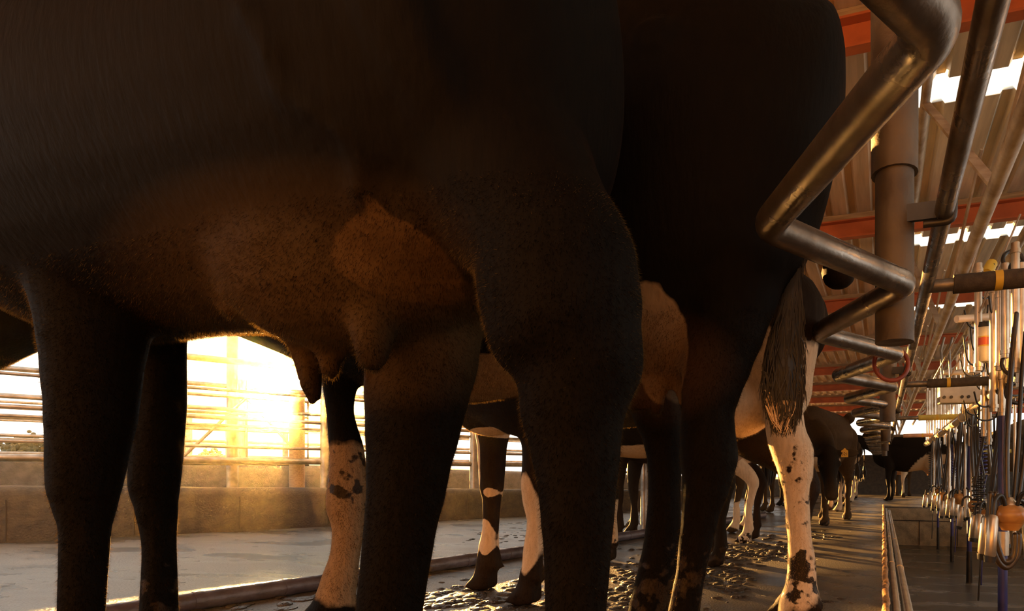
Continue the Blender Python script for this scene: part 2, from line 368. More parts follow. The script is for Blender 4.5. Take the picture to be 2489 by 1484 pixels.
def head(mb, poll, direc, s=1.0):    # poll point, direction poll->muzzle; returns frame
    p = Vector(poll); d = Vector(direc).normalized(); side = Vector((-d.y, d.x, 0))
    if side.length < .05: side = Vector((1, 0, 0))
    side.normalize(); up = d.cross(side)*-1
    if up.z < 0: up = -up
    v_ = []; f = []; n = 20
    prof = [(-.05, .035, .05, .0), (-.02, .085, .085, 0), (.05, .105, .105, -.01), (.13, .112, .115, -.02), (.20, .095, .105, -.025), (.28, .072, .09, -.025), (.36, .062, .078, -.02), (.43, .07, .07, -.015), (.48, .072, .062, -.01), (.515, .055, .045, -.01), (.525, .02, .02, -.01)]
    for (t, a, b, o) in prof:
        for k in range(n):
            th = 2*PI*k/n; v_.append(p+d*t*s+side*math.cos(th)*a*s+up*(math.sin(th)*b+o)*s)
    for i in range(len(prof)-1):
        for k in range(n): f.append((i*n+k, i*n+(k+1) % n, (i+1)*n+(k+1) % n, (i+1)*n+k))
    f.append(tuple(range(n-1, -1, -1))); f.append(tuple((len(prof)-1)*n+k for k in range(n)))
    mb.add(v_, f)
    for q in (-1, 1):   # ears, brows
        e = p+d*.03*s+side*.08*q*s+up*.03*s; R = Matrix((side*q, d, up)).transposed()
        mb.ell(e+side*q*.11*s+up*-.01*s, (.125*s, .05*s, .022*s), R)
        mb.ell(e+side*q*.02*s, (.05*s, .026*s, .024*s), R)
        mb.ell(p+d*.15*s+side*q*.088*s+up*.035*s, (.03*s, .035*s, .025*s), R)
    return p, d, side, up, s
def cow(name, label, loc, ang, coatn, sc_=1.0, rings=None, legs=None, voxel=.016, smooth=6, hd='low', spots=(), group=None, tail=True, udder=True, extra=None, turn=0, head_at=None, headdir=None, legoff=None, tagno=None, neck=True, eyes=True, switch=None):
    T = Matrix.Translation(loc) @ Matrix.Rotation(ang, 4, 'Z') @ Matrix.Scale(sc_, 4)
    def t(p): return T @ Vector(p)
    fw = Vector((math.cos(ang), math.sin(ang), 0)); mb = MB()
    if rings: loft(mb, rings, fw)
    else: loft(mb, [(*t((x, y, z)), ry*sc_, rz*sc_) for (x, y, z, ry, rz) in BODY], fw)
    legoff = legoff or [(0, 0), (0, 0), (0, 0), (0, 0)]
    std = []
    for i, (sx, s) in enumerate((('h', 1), ('h', -1), ('f', 1), ('f', -1))):
        dx, dy = legoff[i]
        if legs and i < len(legs) and legs[i] is not None:
            ch = legs[i]['chain']; ctop = legs[i].get('top', [])
            full = [(Vector(a), b) for a, b in ctop]+ch
            mb.chain(full); foot(mb, ch[-1][0], ch[-1][1], legs[i].get('fw', fw)); continue
        if sx == 'h':
            pts = [((-.56, s*.13, 1.02), .17), ((-.42, s*.17, .82), .15), ((-.44+dx*.4, s*.18, .68), .105), ((-.60+dx*.8, s*.165, .55), .062), ((-.665+dx, s*.155, .47), .05), ((-.655+dx, s*.155, .38), .036), ((-.63+dx, s*.155+dy, .26), .032)]
            mb.ell(t((-.45, s*.22, 1.27)), (.07*sc_,)*3); mb.ell(t((-.76, s*.10, 1.18)), (.06*sc_,)*3)
        else:
            pts = [((.48, s*.13, .98), .16), ((.42, s*.17, .78), .11), ((.44+dx*.5, s*.16, .58), .065), ((.45+dx, s*.155, .42), .048), ((.445+dx, s*.155, .38), .046), ((.44+dx, s*.155, .26), .031)]
        ch = [(t(p), r*sc_) for p, r in pts]; mb.chain(ch); foot(mb, ch[-1][0], ch[-1][1], fw)
    hf = None
    if neck:
        nk = HEADS[hd]; 
        if head_at is not None:
            h = Vector(head_at); a0 = t((.55, 0, 1.02)); mb.chain([(a0, .22*sc_), ((a0*.5+h*.5)+Vector((0, 0, .06)), .15*sc_), (h, .095*sc_)])
        else:
            r_ = (.22, .15, .105); q = [Vector(p) for p in nk]; q[2].y += turn*.2
            mb.chain([(t(p), r*sc_) for p, r in zip(q, r_)]); h = t(q[2])
        dr = Vector(headdir) if headdir else (T.to_3x3() @ Vector((1, turn, -.8 if hd == 'up' else -1.3))).normalized()
        hf = head(mb, h+Vector((0, 0, .03)), dr, sc_)
    if udder:
        mb.ell(t((-.36, 0, .70)), (.19*sc_, .14*sc_, .15*sc_))
        for x in (-.42, -.29):
            for s in (-1, 1): mb.chain([(t((x, s*.07, .58)), .024*sc_), (t((x, s*.075, .52)), .016*sc_)], 10)
    if tail and switch is None:
        mb.chain([(t((-.78, 0, 1.24)), .04*sc_), (t((-.88, 0, 1.16)), .028*sc_), (t((-.90, 0, .95)), .022*sc_), (t((-.89, 0, .72)), .018*sc_)])
    if extra: extra(mb)
    root = empty(name, loc, label, 'cow', group)
    body = mb.build('body', coatn if not isinstance(coatn, str) else M[coatn], root)
    me = hard(body, voxel, smooth); body.data = me; me.name = name+'_body'
    for p in me.polygons: p.use_smooth = True
    if udder:
        u = t((-.36, 0, .60)); spots = list(spots)+[(1, u, (.2*sc_, .17*sc_, .14*sc_), .8)]
    paint(me, loc, spots)
    if hf and eyes:
        p, d, side, up, s = hf
        for q in (-1, 1): MB().ell(p+d*.155*s+side*q*.1*s+up*.02*s, (.018*s, .018*s, .018*s)).build('eye', 'eye', root)
    if tail and switch is None:
        sw = MB(); b = t((-.89, 0, .74)); rnd = random.Random(int(abs(loc[1])*100))
        for k in range(26):
            a = rnd.random()*2*PI; r0 = .012*sc_; r1 = rnd.uniform(.015, .05)*sc_; ln = rnd.uniform(.22, .34)*sc_; cz = Vector((math.cos(a), math.sin(a), 0))
            sw.tube([b+cz*r0, b+cz*r1-Vector((0, 0, ln*.5)), b+cz*r1*.7-Vector((0, 0, ln))], [.010*sc_, .013*sc_, .001], 5)
        sw.build('tail_switch', 'hair_dark', root)
    if tagno and hf:
        p, d, side, up, s = hf; q = tagno[1]; c0 = p+side*q*.17*s+up*.005*s
        nrm = (CAM-c0); nrm.z = 0; nrm.normalize(); c0 = c0+nrm*.05-Vector((0, 0, .028)); rt = Vector((-nrm.y, nrm.x, 0))*1.0
        wv, hv, th = .062, .058, .003
        def poly(ptsxy, dep): return [c0+rt*x+Vector((0, 0, z))+nrm*dep for x, z in ptsxy]
        out_ = [(-wv/2, -hv/2), (wv/2, -hv/2), (wv/2, hv/2), (.012, hv/2+.012), (.006, hv/2+.022), (-.006, hv/2+.022), (-.012, hv/2+.012), (-wv/2, hv/2)]
        m = MB(); a = poly(out_, 0); b_ = poly(out_, th); n = len(out_)
        m.add(a+b_, [tuple(range(n)), tuple(range(2*n-1, n-1, -1))]+[(i, (i+1) % n, n+(i+1) % n, n+i) for i in range(n)])
        tg = m.build('ear_tag', 'tag', root, smooth=False)
        fc = bpy.data.curves.new('tag_number', 'FONT'); fc.body = tagno[0]; fc.size = .038; fc.align_x = 'CENTER'; fc.align_y = 'CENTER'; fc.extrude = .0005
        fo = bpy.data.objects.new('tag_number', fc); C.objects.link(fo); fo.parent = tg
        fo.matrix_local = Matrix.Translation(c0+nrm*(th+.0015)-root.location-Vector((0, 0, .002))) @ Matrix((rt, Vector((0, 0, 1)), nrm)).transposed().to_4x4()
        fc.materials.append(M['ink']); bpy.context.view_layer.update()
        me2 = bpy.data.meshes.new_from_object(fo.evaluated_get(bpy.context.evaluated_depsgraph_get())); f2 = bpy.data.objects.new('tag_number', me2); C.objects.link(f2); f2.parent = tg; f2.matrix_local = fo.matrix_local.copy(); bpy.data.objects.remove(fo)
    return root
def switch_px(root, spec, mats, n=260, seed=1, ln=.13):   # tail hair: (y, xl, xr, d) rows down the tail, hair strands hugging its outline
    rnd = random.Random(seed); axis = []
    for (y, a, b, d) in spec: axis.append((P((a+b)/2, y, d), (b-a)/2*d/F))
    core = MB(); core.chain([(p, r*.86) for p, r in axis], 14); k_ = core.build('tail_switch', mats[0], root)
    m = MB(); N = len(axis)-1
    for i in range(n):
        u = rnd.random()**.8*N*.93; j = min(int(u), N-1); f = u-j
        p = axis[j][0]*(1-f)+axis[j+1][0]*f; r = axis[j][1]*(1-f)+axis[j+1][1]*f; a = rnd.random()*2*PI
        o = Vector((math.cos(a), math.sin(a), 0))*r*rnd.uniform(.7, 1.0)
        u2 = min(u+ln/ .12*rnd.uniform(.5, 1), N); j2 = min(int(u2), N-1); f2 = u2-j2
        p2 = axis[j2][0]*(1-f2)+axis[j2+1][0]*f2; r2 = axis[j2][1]*(1-f2)+axis[j2+1][1]*f2
        a2 = a+rnd.uniform(-.4, .4); o2 = Vector((math.cos(a2), math.sin(a2), 0))*r2*rnd.uniform(.6, 1.1)+Vector((rnd.uniform(-.008, .008), 0, -rnd.uniform(0, .03)))
        m.tube([p+o, (p+p2)/2+(o+o2)*.53, p2+o2], [.0012, .0012, .0004], 3, caps=False)
    m.build('tail_hair', mats[1], k_)
    return k_

def fur(root, count, length, seed=1, pale='fur_pale', zmax=.84):      # short coat hair: fine blades combed down over the skin
    b = [o for o in root.children if o.name.split('.')[0] == 'body'][0]; me = b.data; n = len(me.vertices); rg = np.random.default_rng(seed)
    co = np.empty(n*3); me.vertices.foreach_get('co', co); co = co.reshape(-1, 3); no = np.empty(n*3); me.vertices.foreach_get('normal', no); no = no.reshape(-1, 3)
    pc = np.empty(n*4); me.color_attributes['patch'].data.foreach_get('color', pc); pc = pc.reshape(-1, 4)[:, 0]
    k = rg.choice(np.nonzero(co[:, 2] < zmax)[0], count); p = co[k]+rg.normal(0, .005, (count, 3)); nn = no[k]; p -= nn*((p-co[k])*nn).sum(1)[:, None]; p -= nn*.001
    d = nn*.75+np.array([0, 0, -.8])+rg.normal(0, .28, (count, 3)); d /= np.linalg.norm(d, axis=1)[:, None]
    sd = np.cross(d, nn); sd /= np.linalg.norm(sd, axis=1)[:, None]+1e-9; L = length*rg.uniform(.6, 1.3, (count, 1)); w_ = .00032
    v_ = np.stack([p-sd*w_, p+sd*w_, p+d*L], 1).reshape(-1, 3)
    m_ = bpy.data.meshes.new('coat_hair'); m_.vertices.add(len(v_)); m_.vertices.foreach_set('co', v_.ravel()); m_.loops.add(count*3); m_.loops.foreach_set('vertex_index', np.arange(count*3))
    m_.polygons.add(count); m_.polygons.foreach_set('loop_start', np.arange(count)*3); m_.materials.append(M['fur_dark']); m_.materials.append(M[pale])
    m_.polygons.foreach_set('material_index', (pc[k] > .5).astype(np.int32)); m_.update(calc_edges=True)
    o = bpy.data.objects.new('coat_hair', m_); C.objects.link(o); o.parent = root; o['kind'] = 'stuff'
# ------------------------------------------------------------------ the setting
def S(o): o['kind'] = 'structure'; return o
def grid(mb, x0, x1, y0, y1, z, n, zf=None):
    v_ = []; f = []
    for j in range(n+1):
        for i in range(n+1):
            x = x0+(x1-x0)*i/n; y = y0+(y1-y0)*j/n; v_.append((x, y, z+(zf(x, y) if zf else 0)))
    for j in range(n):
        for i in range(n): f.append((j*(n+1)+i, j*(n+1)+i+1, (j+1)*(n+1)+i+1, (j+1)*(n+1)+i))
    mb.add(v_, f)
m = MB(); m.box((-7, 11, -.32), (14, 30, .64)); m.box((4.1, 4, -.32), (3.8, 16, .64)); m.box((5, 18.05, -.32), (10, 15.9, .64)); S(m.build('floor', 'floor', smooth=False))
m = MB(); m.box((1.1, 3.05, -.62), (2.2, 14.1, .04)); S(m.build('floor_pit', 'pitfloor', smooth=False))
m = MB(); m.box((1.1, 10.07, -.32), (2.2, .06, .60)); wl = S(m.build('wall_pit_end', 'pitwall', smooth=False))
m = MB(); m.box((1.1, 10.034, -.21), (2.2, .008, .012)); 
for x in (.55, 1.1, 1.65): m.box((x, 10.034, -.4), (.01, .008, .38))
S(m.build('trim_1', 'joint', smooth=False))
# rusty, sunlit-coloured kerb along the platform edge and two steel pipes on the pit side of it
m = MB(); n = 240; pts = []
for i in range(n+1): pts.append((.012+.002*math.sin(i*.7), -.5+i*.046, .004+.003*noise.noise((i*.5, 0, 0))))
m.tube(pts, [.014+.004*noise.noise((i*.9, 3, 0)) for i in range(n+1)], 8); S(tag(m.build('trim_kerb', 'rust'), 'rusty orange strip on the edge between platform and pit'))
for i, (x, z, r) in enumerate(((.052, -.035, .017), (.098, -.06, .022))):
    m = MB(); m.tube([(x, -.5+k*.5, z) for k in range(22)], r, 14)
    for k in range(6): m.tube([(x, .6+k*1.6, z), (x, .64+k*1.6, z)], r*1.12, 14)
    tag(m.build('edge_pipe', 'stainless'), ['thin steel pipe running along the pit edge right beside the rusty strip', 'thicker steel pipe on the pit side of the thin edge pipe'][i], 'pipe')
# yard wall with rounded cap
A0, DW = V(-6.2, 2.63, 0), V(2.93, 5.27, 0)
def wp(t, off=0): d = DW.normalized(); nn = V(-d.y, d.x, 0); return A0+DW*t+nn*off
def wall(name, t0, t1, off, w_, zt, matn, n=40):
    m = MB(); v_ = []; f = []; prof = lambda h: [(0, 0), (0, h-.075), (.015, h-.035), (.05, h-.01), (w_/2, h), (w_-.05, h-.01), (w_-.015, h-.04), (w_, h-.08), (w_, 0)]
    for i in range(n+1):
        t = t0+(t1-t0)*i/n
        for (o, z) in prof(zt(t)):
            p = wp(t, off+o); v_.append((p.x, p.y, z+(.006*noise.noise((t*40, o*9, z*9)) if z > .1 else 0)))
    k = 9
    for i in range(n):
        for j in range(k): f.append((i*k+j, i*k+(j+1) % k, (i+1)*k+(j+1) % k, (i+1)*k+j))
    f.append(tuple(range(k))); f.append(tuple(n*k+j for j in range(k-1, -1, -1))); m.add(v_, f); return m.build(name, matn)
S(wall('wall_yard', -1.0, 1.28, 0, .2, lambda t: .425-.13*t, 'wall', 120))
m = MB(); d_ = DW.normalized()
for t in [-.8+.115*k for k in range(18)]:
    a_ = wp(t, -.002); m.box((a_.x, a_.y, .165), (.006, .006, .31-.1*max(t, 0)))
S(m.build('trim_2', 'joint', smooth=False))
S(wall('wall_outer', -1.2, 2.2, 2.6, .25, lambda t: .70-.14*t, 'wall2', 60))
# pasture, hedge and trees outside
m = MB(); grid(m, -140, -14, -60, 160, -.08, 40, lambda x, y: .35*noise.noise((x*.08, y*.08, 0))+max(0, (-x-40)*.03)); grid(m, -14, 120, 26, 170, -.08, 30, lambda x, y: max(0, y-70)*.02+.3*noise.noise((x*.08, y*.08, 0)))
S(m.build('ground', 'ground'))
# ------------------------------------------------------------------ roof
m = MB(); m.box((-4.05, 10.1, 2.35), (.04, 23, .75)); S(m.build('wall_eave', 'sheet', smooth=False))  # unseen eave curtain, added to keep low sun off the trusses
m = MB(); m.box((1, -2.6, 1.05), (10, .1, 3.4)); S(m.build('wall_back', 'sheet', smooth=False))  # added behind the camera to cut sky light and bounce warm tan
hz = bpy.data.materials.new('dusty_air'); hz.use_nodes = True; hn = hz.node_tree.nodes; hn.clear(); ho = hn.new('ShaderNodeOutputMaterial'); hv = hn.new('ShaderNodeVolumeScatter')  # scattering volume added to make a golden glow around the sun
hv.inputs['Color'].default_value = (1, .8, .45, 1); hv.inputs['Density'].default_value = .0022; hv.inputs['Anisotropy'].default_value = .965; lk(hz, hv.outputs[0], ho.inputs['Volume'])
m = MB(); m.box((-6.6, 9.0, 1.25), (10.6, 22, 2.4)); tag(m.build('dusty_haze', hz, smooth=False), 'thin golden dust haze in the low sunlight over the yard', 'haze', kind='stuff')
m = MB(); m.box((2.9, 17.6, .53), (10.5, .18, 1.1)); S(m.build('wall_far', 'wall', smooth=False))
ZR = 2.7
def corrugated(x0, x1, y0, y1, z, pitch=.19, h=.032):
    m = MB(); v_ = []; f = []; x = x0; pr = []
    while x < x1-1e-6:
        for (dx, dz) in ((0, 0), (.105, 0), (.125, h), (.17, h)):
            if x+dx <= x1: pr.append((x+dx, z+dz))
        x += pitch
    pr.append((x1, z)); n = len(pr)
    for yy in (y0, y1):
        for (a_, b_) in pr: v_.append((a_, yy, b_))
    for yy in (y0, y1):
        for (a_, b_) in pr: v_.append((a_, yy, b_+.004))
    for i in range(n-1): f += [(i, i+1, n+i+1, n+i), (2*n+i, 3*n+i, 3*n+i+1, 2*n+i+1)]
    f += [(0, n, 3*n, 2*n), (n-1, 3*n-1, 4*n-1, 2*n-1)] 
    for i in range(n-1): f += [(i, 2*n+i, 2*n+i+1, i+1), (n+i, n+i+1, 3*n+i+1, 3*n+i)]
    return m.add(v_, f)
YP = [.62, 2.92, 5.2, 7.5, 9.8, 12.1, 14.4, 16.7, 19.0, 21.3]
S(tag(corrugated(-4.0, .16, -1.4, 21.6, ZR).build('ceiling', 'sheet', smooth=False), 'brown corrugated roof sheeting over the cows'))
last = -1.4; sky_y = [1.55, 3.58, 5.9, 8.25, 10.5, 12.8, 15.1, 17.4]
for i, y in enumerate(sky_y+[21.6]):
    S(corrugated(.16, 6.0, last, y, ZR).build('ceiling_sheet', 'zinc', smooth=False))
    if i < len(sky_y):
        mm = MB(); mm.box((3.08, y+.12, ZR+.02), (5.84, .24, .006)); mm.build('window_%d' % (i+1), 'sky', smooth=False)['kind'] = 'structure'
    last = y+.24
for i, y in enumerate(YP):
    m = MB(); m.box((1, y, ZR-.135), (10, .012, .15)); m.box((1, y-.03, ZR-.205), (10, .06, .012)); m.box((1, y-.03, ZR-.066), (10, .06, .012))
    m2 = S(tag(m.build('roof_beam', 'red', smooth=False), 'red steel beam under the roof sheets'))
    k = MB(); k.box((1, y, ZR-.03), (10, .05, .055)); S(k.build('roof_batten', 'wood', smooth=False))
for y in (1.9, 5.35, 7.65, 9.95, 12.2):   # sloping braces from the red beams
    m = MB(); m.beam((-.02 if y > 2 else .02, y-.15, ZR-.2), (.06, y-1.0, ZR-.01), .05, .012); S(m.build('roof_brace', 'red', smooth=False))
# white-painted far gable rails in the bright opening at the far end
for i, z in enumerate((1.05, 1.45, 1.85)):
    m = MB(); m.tube([(-6, 21.4, z), (6, 21.4, z)], .03, 8); tag(m.build('end_rail', 'steel'), 'horizontal steel rail closing the far end of the shed, %s' % ['lowest', 'middle', 'highest'][i], 'rail')
# ------------------------------------------------------------------ fences of the yard, left
def fence(label, off, t0, t1, posts, rails, pr=.045, rr=.021, ph=1.75, zb=0, m1='steel', group=None, square=False):
    a_ = wp((t0+t1)/2, off); r = empty('yard_fence', (a_.x, a_.y, 0), label, 'fence', group)
    for t in posts:
        p = wp(t, off); mm = MB(); mm.tube([(p.x, p.y, zb), (p.x, p.y, ph)], pr, 14); mm.build('post', m1, r)
    for (z, q) in rails:
        d0, d1 = wp(t0, off), wp(t1, off); mm = MB(); mm.tube([(d0.x, d0.y, z), (d1.x, d1.y, z)], q, 8); mm.build('rail', m1, r)
    return r
fence('tall steel pipe fence standing just behind the near yard wall', .38, -.9, 1.5, [-.45, .13, .36, .62, .95, 1.3],
      [(.64, .030), (.77, .014), (.97, .014), (1.04, .020), (1.12, .016), (1.30, .014), (1.58, .030)], pr=.05, ph=2.3)
fence('second steel fence running behind the outer grey wall', 3.4, -1.0, 2.4, [-.6, -.1, .3, .7, 1.1, 1.5, 1.9], [(.75, .02), (.95, .02), (1.15, .02), (1.4, .02), (1.7, .03)], pr=.05, ph=1.8)
fence('distant thin rail fence along the edge of the dry pasture', 8, -1.4, 3.6, [-1+.5*k for k in range(9)], [(.8, .018), (1.1, .018), (1.4, .018), (1.7, .022)], pr=.05, ph=1.8)
# gate with braces in the sunlit opening, and big round timber pillar
def gate(name, label, t0, t1, off, z0, z1, nr, bars):
    a_, b_ = wp(t0, off), wp(t1, off); r = empty(name, (a_.x, a_.y, 0), label, 'gate'); up = V(0, 0, 1)
    fr = MB(); fr.tube([a_+up*z0, b_+up*z0, b_+up*z1, a_+up*z1, a_+up*z0], .02, 8); fr.build('frame', 'steel', r)
    for k in range(1, nr):
        z = z0+(z1-z0)*k/nr; mm = MB(); mm.tube([a_+up*z, b_+up*z], .013, 8); mm.build('bar', 'steel', r)
    for (u, v, z_, w_) in bars:
        mm = MB(); mm.tube([a_.lerp(b_, u)+up*(z0+(z1-z0)*v), a_.lerp(b_, z_)+up*(z0+(z1-z0)*w_)], .014, 8); mm.build('brace', 'steel', r)
gate('yard_gate', 'steel gate with diagonal braces in front of the low sun', .17, .35, .9, .62, 1.30, 4, [(0, 0, .5, 1), (.5, 1, 1, 0), (.5, 0, .5, 1)])
gate('yard_gate', 'tall steel gate with one long diagonal brace seen between the black cows legs', .85, 1.15, .7, .55, 1.75, 5, [(0, .1, 1, .9)])
for (x, y, d, r_, z1, lab, mt) in ((722, 1190, 6.1, .068, 1.34, 'stout round timber pillar just right of the sun', 'wood'), (565, 1183, 6.2, .05, 2.4, 'tall grey post left of the sun behind the near fence', 'steel')):
    p = P(x, CY, d); m = MB(); m.tube([(p.x, p.y, 0), (p.x, p.y, z1)], r_, 20); m.tube([(p.x, p.y, z1), (p.x, p.y, z1+.02)], [r_*1.05, r_*.8], 20)
    tag(m.build('yard_post', mt), lab, 'post')
p = P(556, 1148, 7.4); q = P(625, 1141, 8.2); m = MB(); m.beam(p-V(.5, .9, .03), q+V(.2, .3, 0), .1, .1); tag(m.build('pale_beam', 'paleroof', smooth=False), 'pale timber beam lying along the outer wall below the sun', 'beam')
# building with white wall and mullions behind the fences
r = empty('yard_building', tuple(P(420, CY, 22)*1.0-V(0, 0, .5)), 'open pale farm building standing behind the fences under the sun', 'building')
c0 = V(*r.location)
for (dx, w_, z0, z1, nm, mt) in ((-1.2, 3.2, 2.65, 2.9, 'eaves', 'paleroof'), (2.1, .18, 0, 2.8, 'post', 'steel'), (.55, .18, 0, 2.8, 'post', 'steel'), (-1.0, .18, 0, 2.8, 'post', 'steel'), (-2.6, .18, 0, 2.8, 'post', 'steel')):
    mm = MB(); c_ = c0+RGT*dx+V(0, 0, (z0+z1)/2)
    mm.box(c_, (w_ if nm == 'post' else 5.4, .2, z1-z0), Matrix.Rotation(YAW, 3, 'Z')); mm.build(nm, mt, r, smooth=False)
# trees and hedge far outside
def tree(x, ybase, ytop, wpx, d, label, seed, group=None):
    rnd = random.Random(seed); p = P(x, CY, d); base = V(p.x, p.y, -.1); r = empty('distant_tree', tuple(base), label, 'tree', group)
    hgt = .5+(CY-ytop)/F*d; wd = wpx/F*d; t_ = MB(); t_.tube([base, base+V(0, 0, hgt*.6)], [.3, .15], 8); t_.build('trunk', 'board', r)
    lf = MB()
    for k in range(60):
        a_ = rnd.random()*2*PI; q = math.sqrt(rnd.random())*wd*.5; z = hgt*rnd.uniform(.25, .93)*(1-.35*(q/(wd*.5))**2)
        s_ = hgt*rnd.uniform(.07, .13); c_ = base+V(math.cos(a_)*q, math.sin(a_)*q*.6, z)
        for j in range(9):
            o_ = V(rnd.gauss(0, 1), rnd.gauss(0, 1), rnd.gauss(0, .8))*s_*.6; lf.ell(c_+o_, (s_*.42,)*3, nu=6, nv=4)
    lf.build('foliage', 'leaf', r, smooth=False)
tree(66, 1100, 1047, 66, 60, 'dark rounded tree on the skyline at the far left behind the fence', 1)
tree(28, 1100, 1062, 36, 64, 'smaller dark tree left of the rounded skyline tree', 2)
tree(520, 1100, 1085, 90, 90, 'low hedge tree on the skyline below and left of the sun', 3)
tree(1420, 1100, 1105, 120, 90, 'low tree on the skyline behind the near black hind legs', 4)
# grass on the bank
gr = MB(); rnd = random.Random(11)
for i in range(2600):
    t = rnd.uniform(-1, 2.2); p = wp(t, rnd.uniform(4.0, 7.3)); h = rnd.uniform(.35, .72)
    a_ = rnd.uniform(-.12, .12); b_ = rnd.uniform(-.12, .12); gr.add([p+V(-.012, 0, 0), p+V(.012, .01, 0), p+V(a_, b_, h)], [(0, 1, 2)])
tag(gr.build('grass', 'grass', smooth=False), 'tall dry yellow grass growing behind the outer yard wall', 'grass', kind='stuff')
# two floor pipes
m0 = PZ(445, 1478, 0); m1 = PZ(1560, 1302, 0); dd = (m1-m0)
for i, (off, r_) in enumerate(((0, .028), (.075, .034))):
    nn = V(dd.y, -dd.x, 0).normalized(); m = MB(); m.tube([m0-dd*.45+nn*off+V(0, 0, r_), m1+dd*.8+nn*off+V(0, 0, r_)], r_, 16)
    for k in range(14):
        c_ = m0.lerp(m1, -.2+k*.1)+nn*off+V(0, 0, r_); m.tube([c_, c_+dd.normalized()*.03], r_*1.06, 16)
    tag(m.build('floor_pipe', 'hoofpipe'), ['thin purple-grey pipe on the floor, the far one of a pair', 'thick mud-caked pipe on the floor, the near one of a pair'][i], 'pipe')
p = PZ(1566, 1288, 0); m = MB(); m.tube([p, p+V(0, 0, .72)], [.034, .034], 16); m.tube([p+V(0, 0, .72), p+V(0, 0, .75), p+V(.0, 0, .765)], [.034, .026, .005], 16); tag(m.build('bollard', 'steel'), 'pale grey steel bollard standing in the gap beside the second cow', 'post')
# manure lumps on the platform
mu = MB(); rnd = random.Random(4)
for (x, y, n, sx, sy) in ((1820, 1345, 190, 90, 22), (1760, 1400, 120, 60, 50), (1540, 1420, 160, 70, 60), (1120, 1455, 130, 120, 30), (1280, 1440, 60, 50, 40), (1890, 1330, 60, 60, 12), (1950, 1300, 30, 90, 10), (2010, 1460, 10, 60, 40), (700, 1470, 40, 200, 20), (1250, 1305, 60, 80, 20)):
    for i in range(n):
        xx = x+rnd.gauss(0, sx*.6); yy = max(1215, y+rnd.gauss(0, sy*.6)); p = PZ(xx, yy, 0)
        if p.x > -.03: continue
        r_ = rnd.uniform(.008, .028); mu.ell(p+V(0, 0, r_*.05), (r_*rnd.uniform(.7, 1.7), r_*rnd.uniform(.7, 1.7), r_*rnd.uniform(.2, .5)), nu=8, nv=5)
tag(mu.build('manure', 'mud'), 'wet brown manure lumps splattered over the platform concrete', 'manure', kind='stuff')
# ---- the near cow: belly, flank, udder and hind legs fill the left and middle of the picture
near_rings = [(-.37, .74, 1.06, .03, .05), (-.385, .74, 1.10, .12, .2), (-.45, .74, 1.08, .19, .27), (-.55, .74, 1.06, .24, .31), (-.7, .74, 1.06, .26, .32), (-.95, .75, 1.06, .27, .315),
              (-1.2, .75, 1.07, .27, .31), (-1.45, .75, 1.08, .25, .32), (-1.7, .75, 1.12, .2, .28), (-1.95, .72, 1.15, .15, .2), (-2.2, .70, 1.18, .1, .13)]
leg5 = leg_px([(600, 1150, 1530), (700, 1160, 1562), (800, 1185, 1580), (870, 1245, 1572), (930, 1255, 1548), (1000, 1263, 1525), (1100, 1290, 1512), (1200, 1308, 1502), (1260, 1313, 1497), (1350, 1320, 1488), (1484, 1322, 1478)], .74)
leg4 = leg_px([(740, 900, 1195), (870, 888, 1170), (950, 886, 1148), (1050, 888, 1122), (1130, 890, 1100), (1200, 890, 1086), (1250, 886, 1072), (1300, 882, 1062), (1400, 872, 1045), (1484, 863, 1030)], 1.0)
leg1 = leg_px([(640, 45, 400), (700, 62, 392), (800, 85, 377), (900, 98, 358), (1000, 105, 345), (1100, 107, 322), (1180, 108, 305), (1230, 122, 292), (1290, 140, 276), (1400, 138, 267), (1484, 135, 262)], 1.03)
leg2 = leg_px([(760, 330, 458), (870, 325, 458), (940, 325, 459), (1000, 322, 458), (1100, 312, 451), (1180, 308, 443), (1235, 325, 437), (1330, 342, 433), (1484, 335, 439)], 1.25)
def near_extra(mb):
    mb.ell((-.78, .72, .86), (.25, .17, .17))
    mb.ell((-.62, .70, .86), (.2, .14, .1))
    for (xt, yt, xb, yb, d, r) in ((905, 730, 905, 868, .84, .030), (812, 700, 800, 900, .93, .022), (600, 640, 575, 750, .93, .03), (745, 850, 762, 965, .98, .02)):
        mb.chain([(P(xt, yt, d), r*1.3), (P((xt+xb)/2, (yt+yb)/2, d), r), (P(xb, yb, d), r*.75)])
    # milk vein winding along the belly, stifle and pin bone
    v = [(600, 20), (640, 80), (665, 130), (660, 175), (700, 230), (760, 265), (800, 290), (850, 330), (880, 400), (875, 470)]
    hull = MB(); loft(hull, near_rings, (-1, 0, 0)); bv = BVHTree.FromPolygons(hull.v, hull.f)
    def surf(x, y, ins=0):
        d = (P(x, y, 1)-CAM).normalized(); h = bv.ray_cast(CAM, d); return (h[0] if h[0] else P(x, y, .6))+d*ins
    mb.chain([(surf(x, y, .002), .013) for x, y in v], 10)
    mb.chain([(surf(x, y, .004), .020) for x, y in ((880, -60), (905, 20), (950, 120), (1010, 230), (1065, 340), (1105, 450), (1125, 560))], 10)
    mb.chain([(surf(x, y, .006), .030) for x, y in ((960, -60), (1000, 60), (1060, 180), (1120, 320), (1160, 460), (1185, 600))], 12)
    mb.ell((-.42, .62, 1.18), (.05, .06, .07))
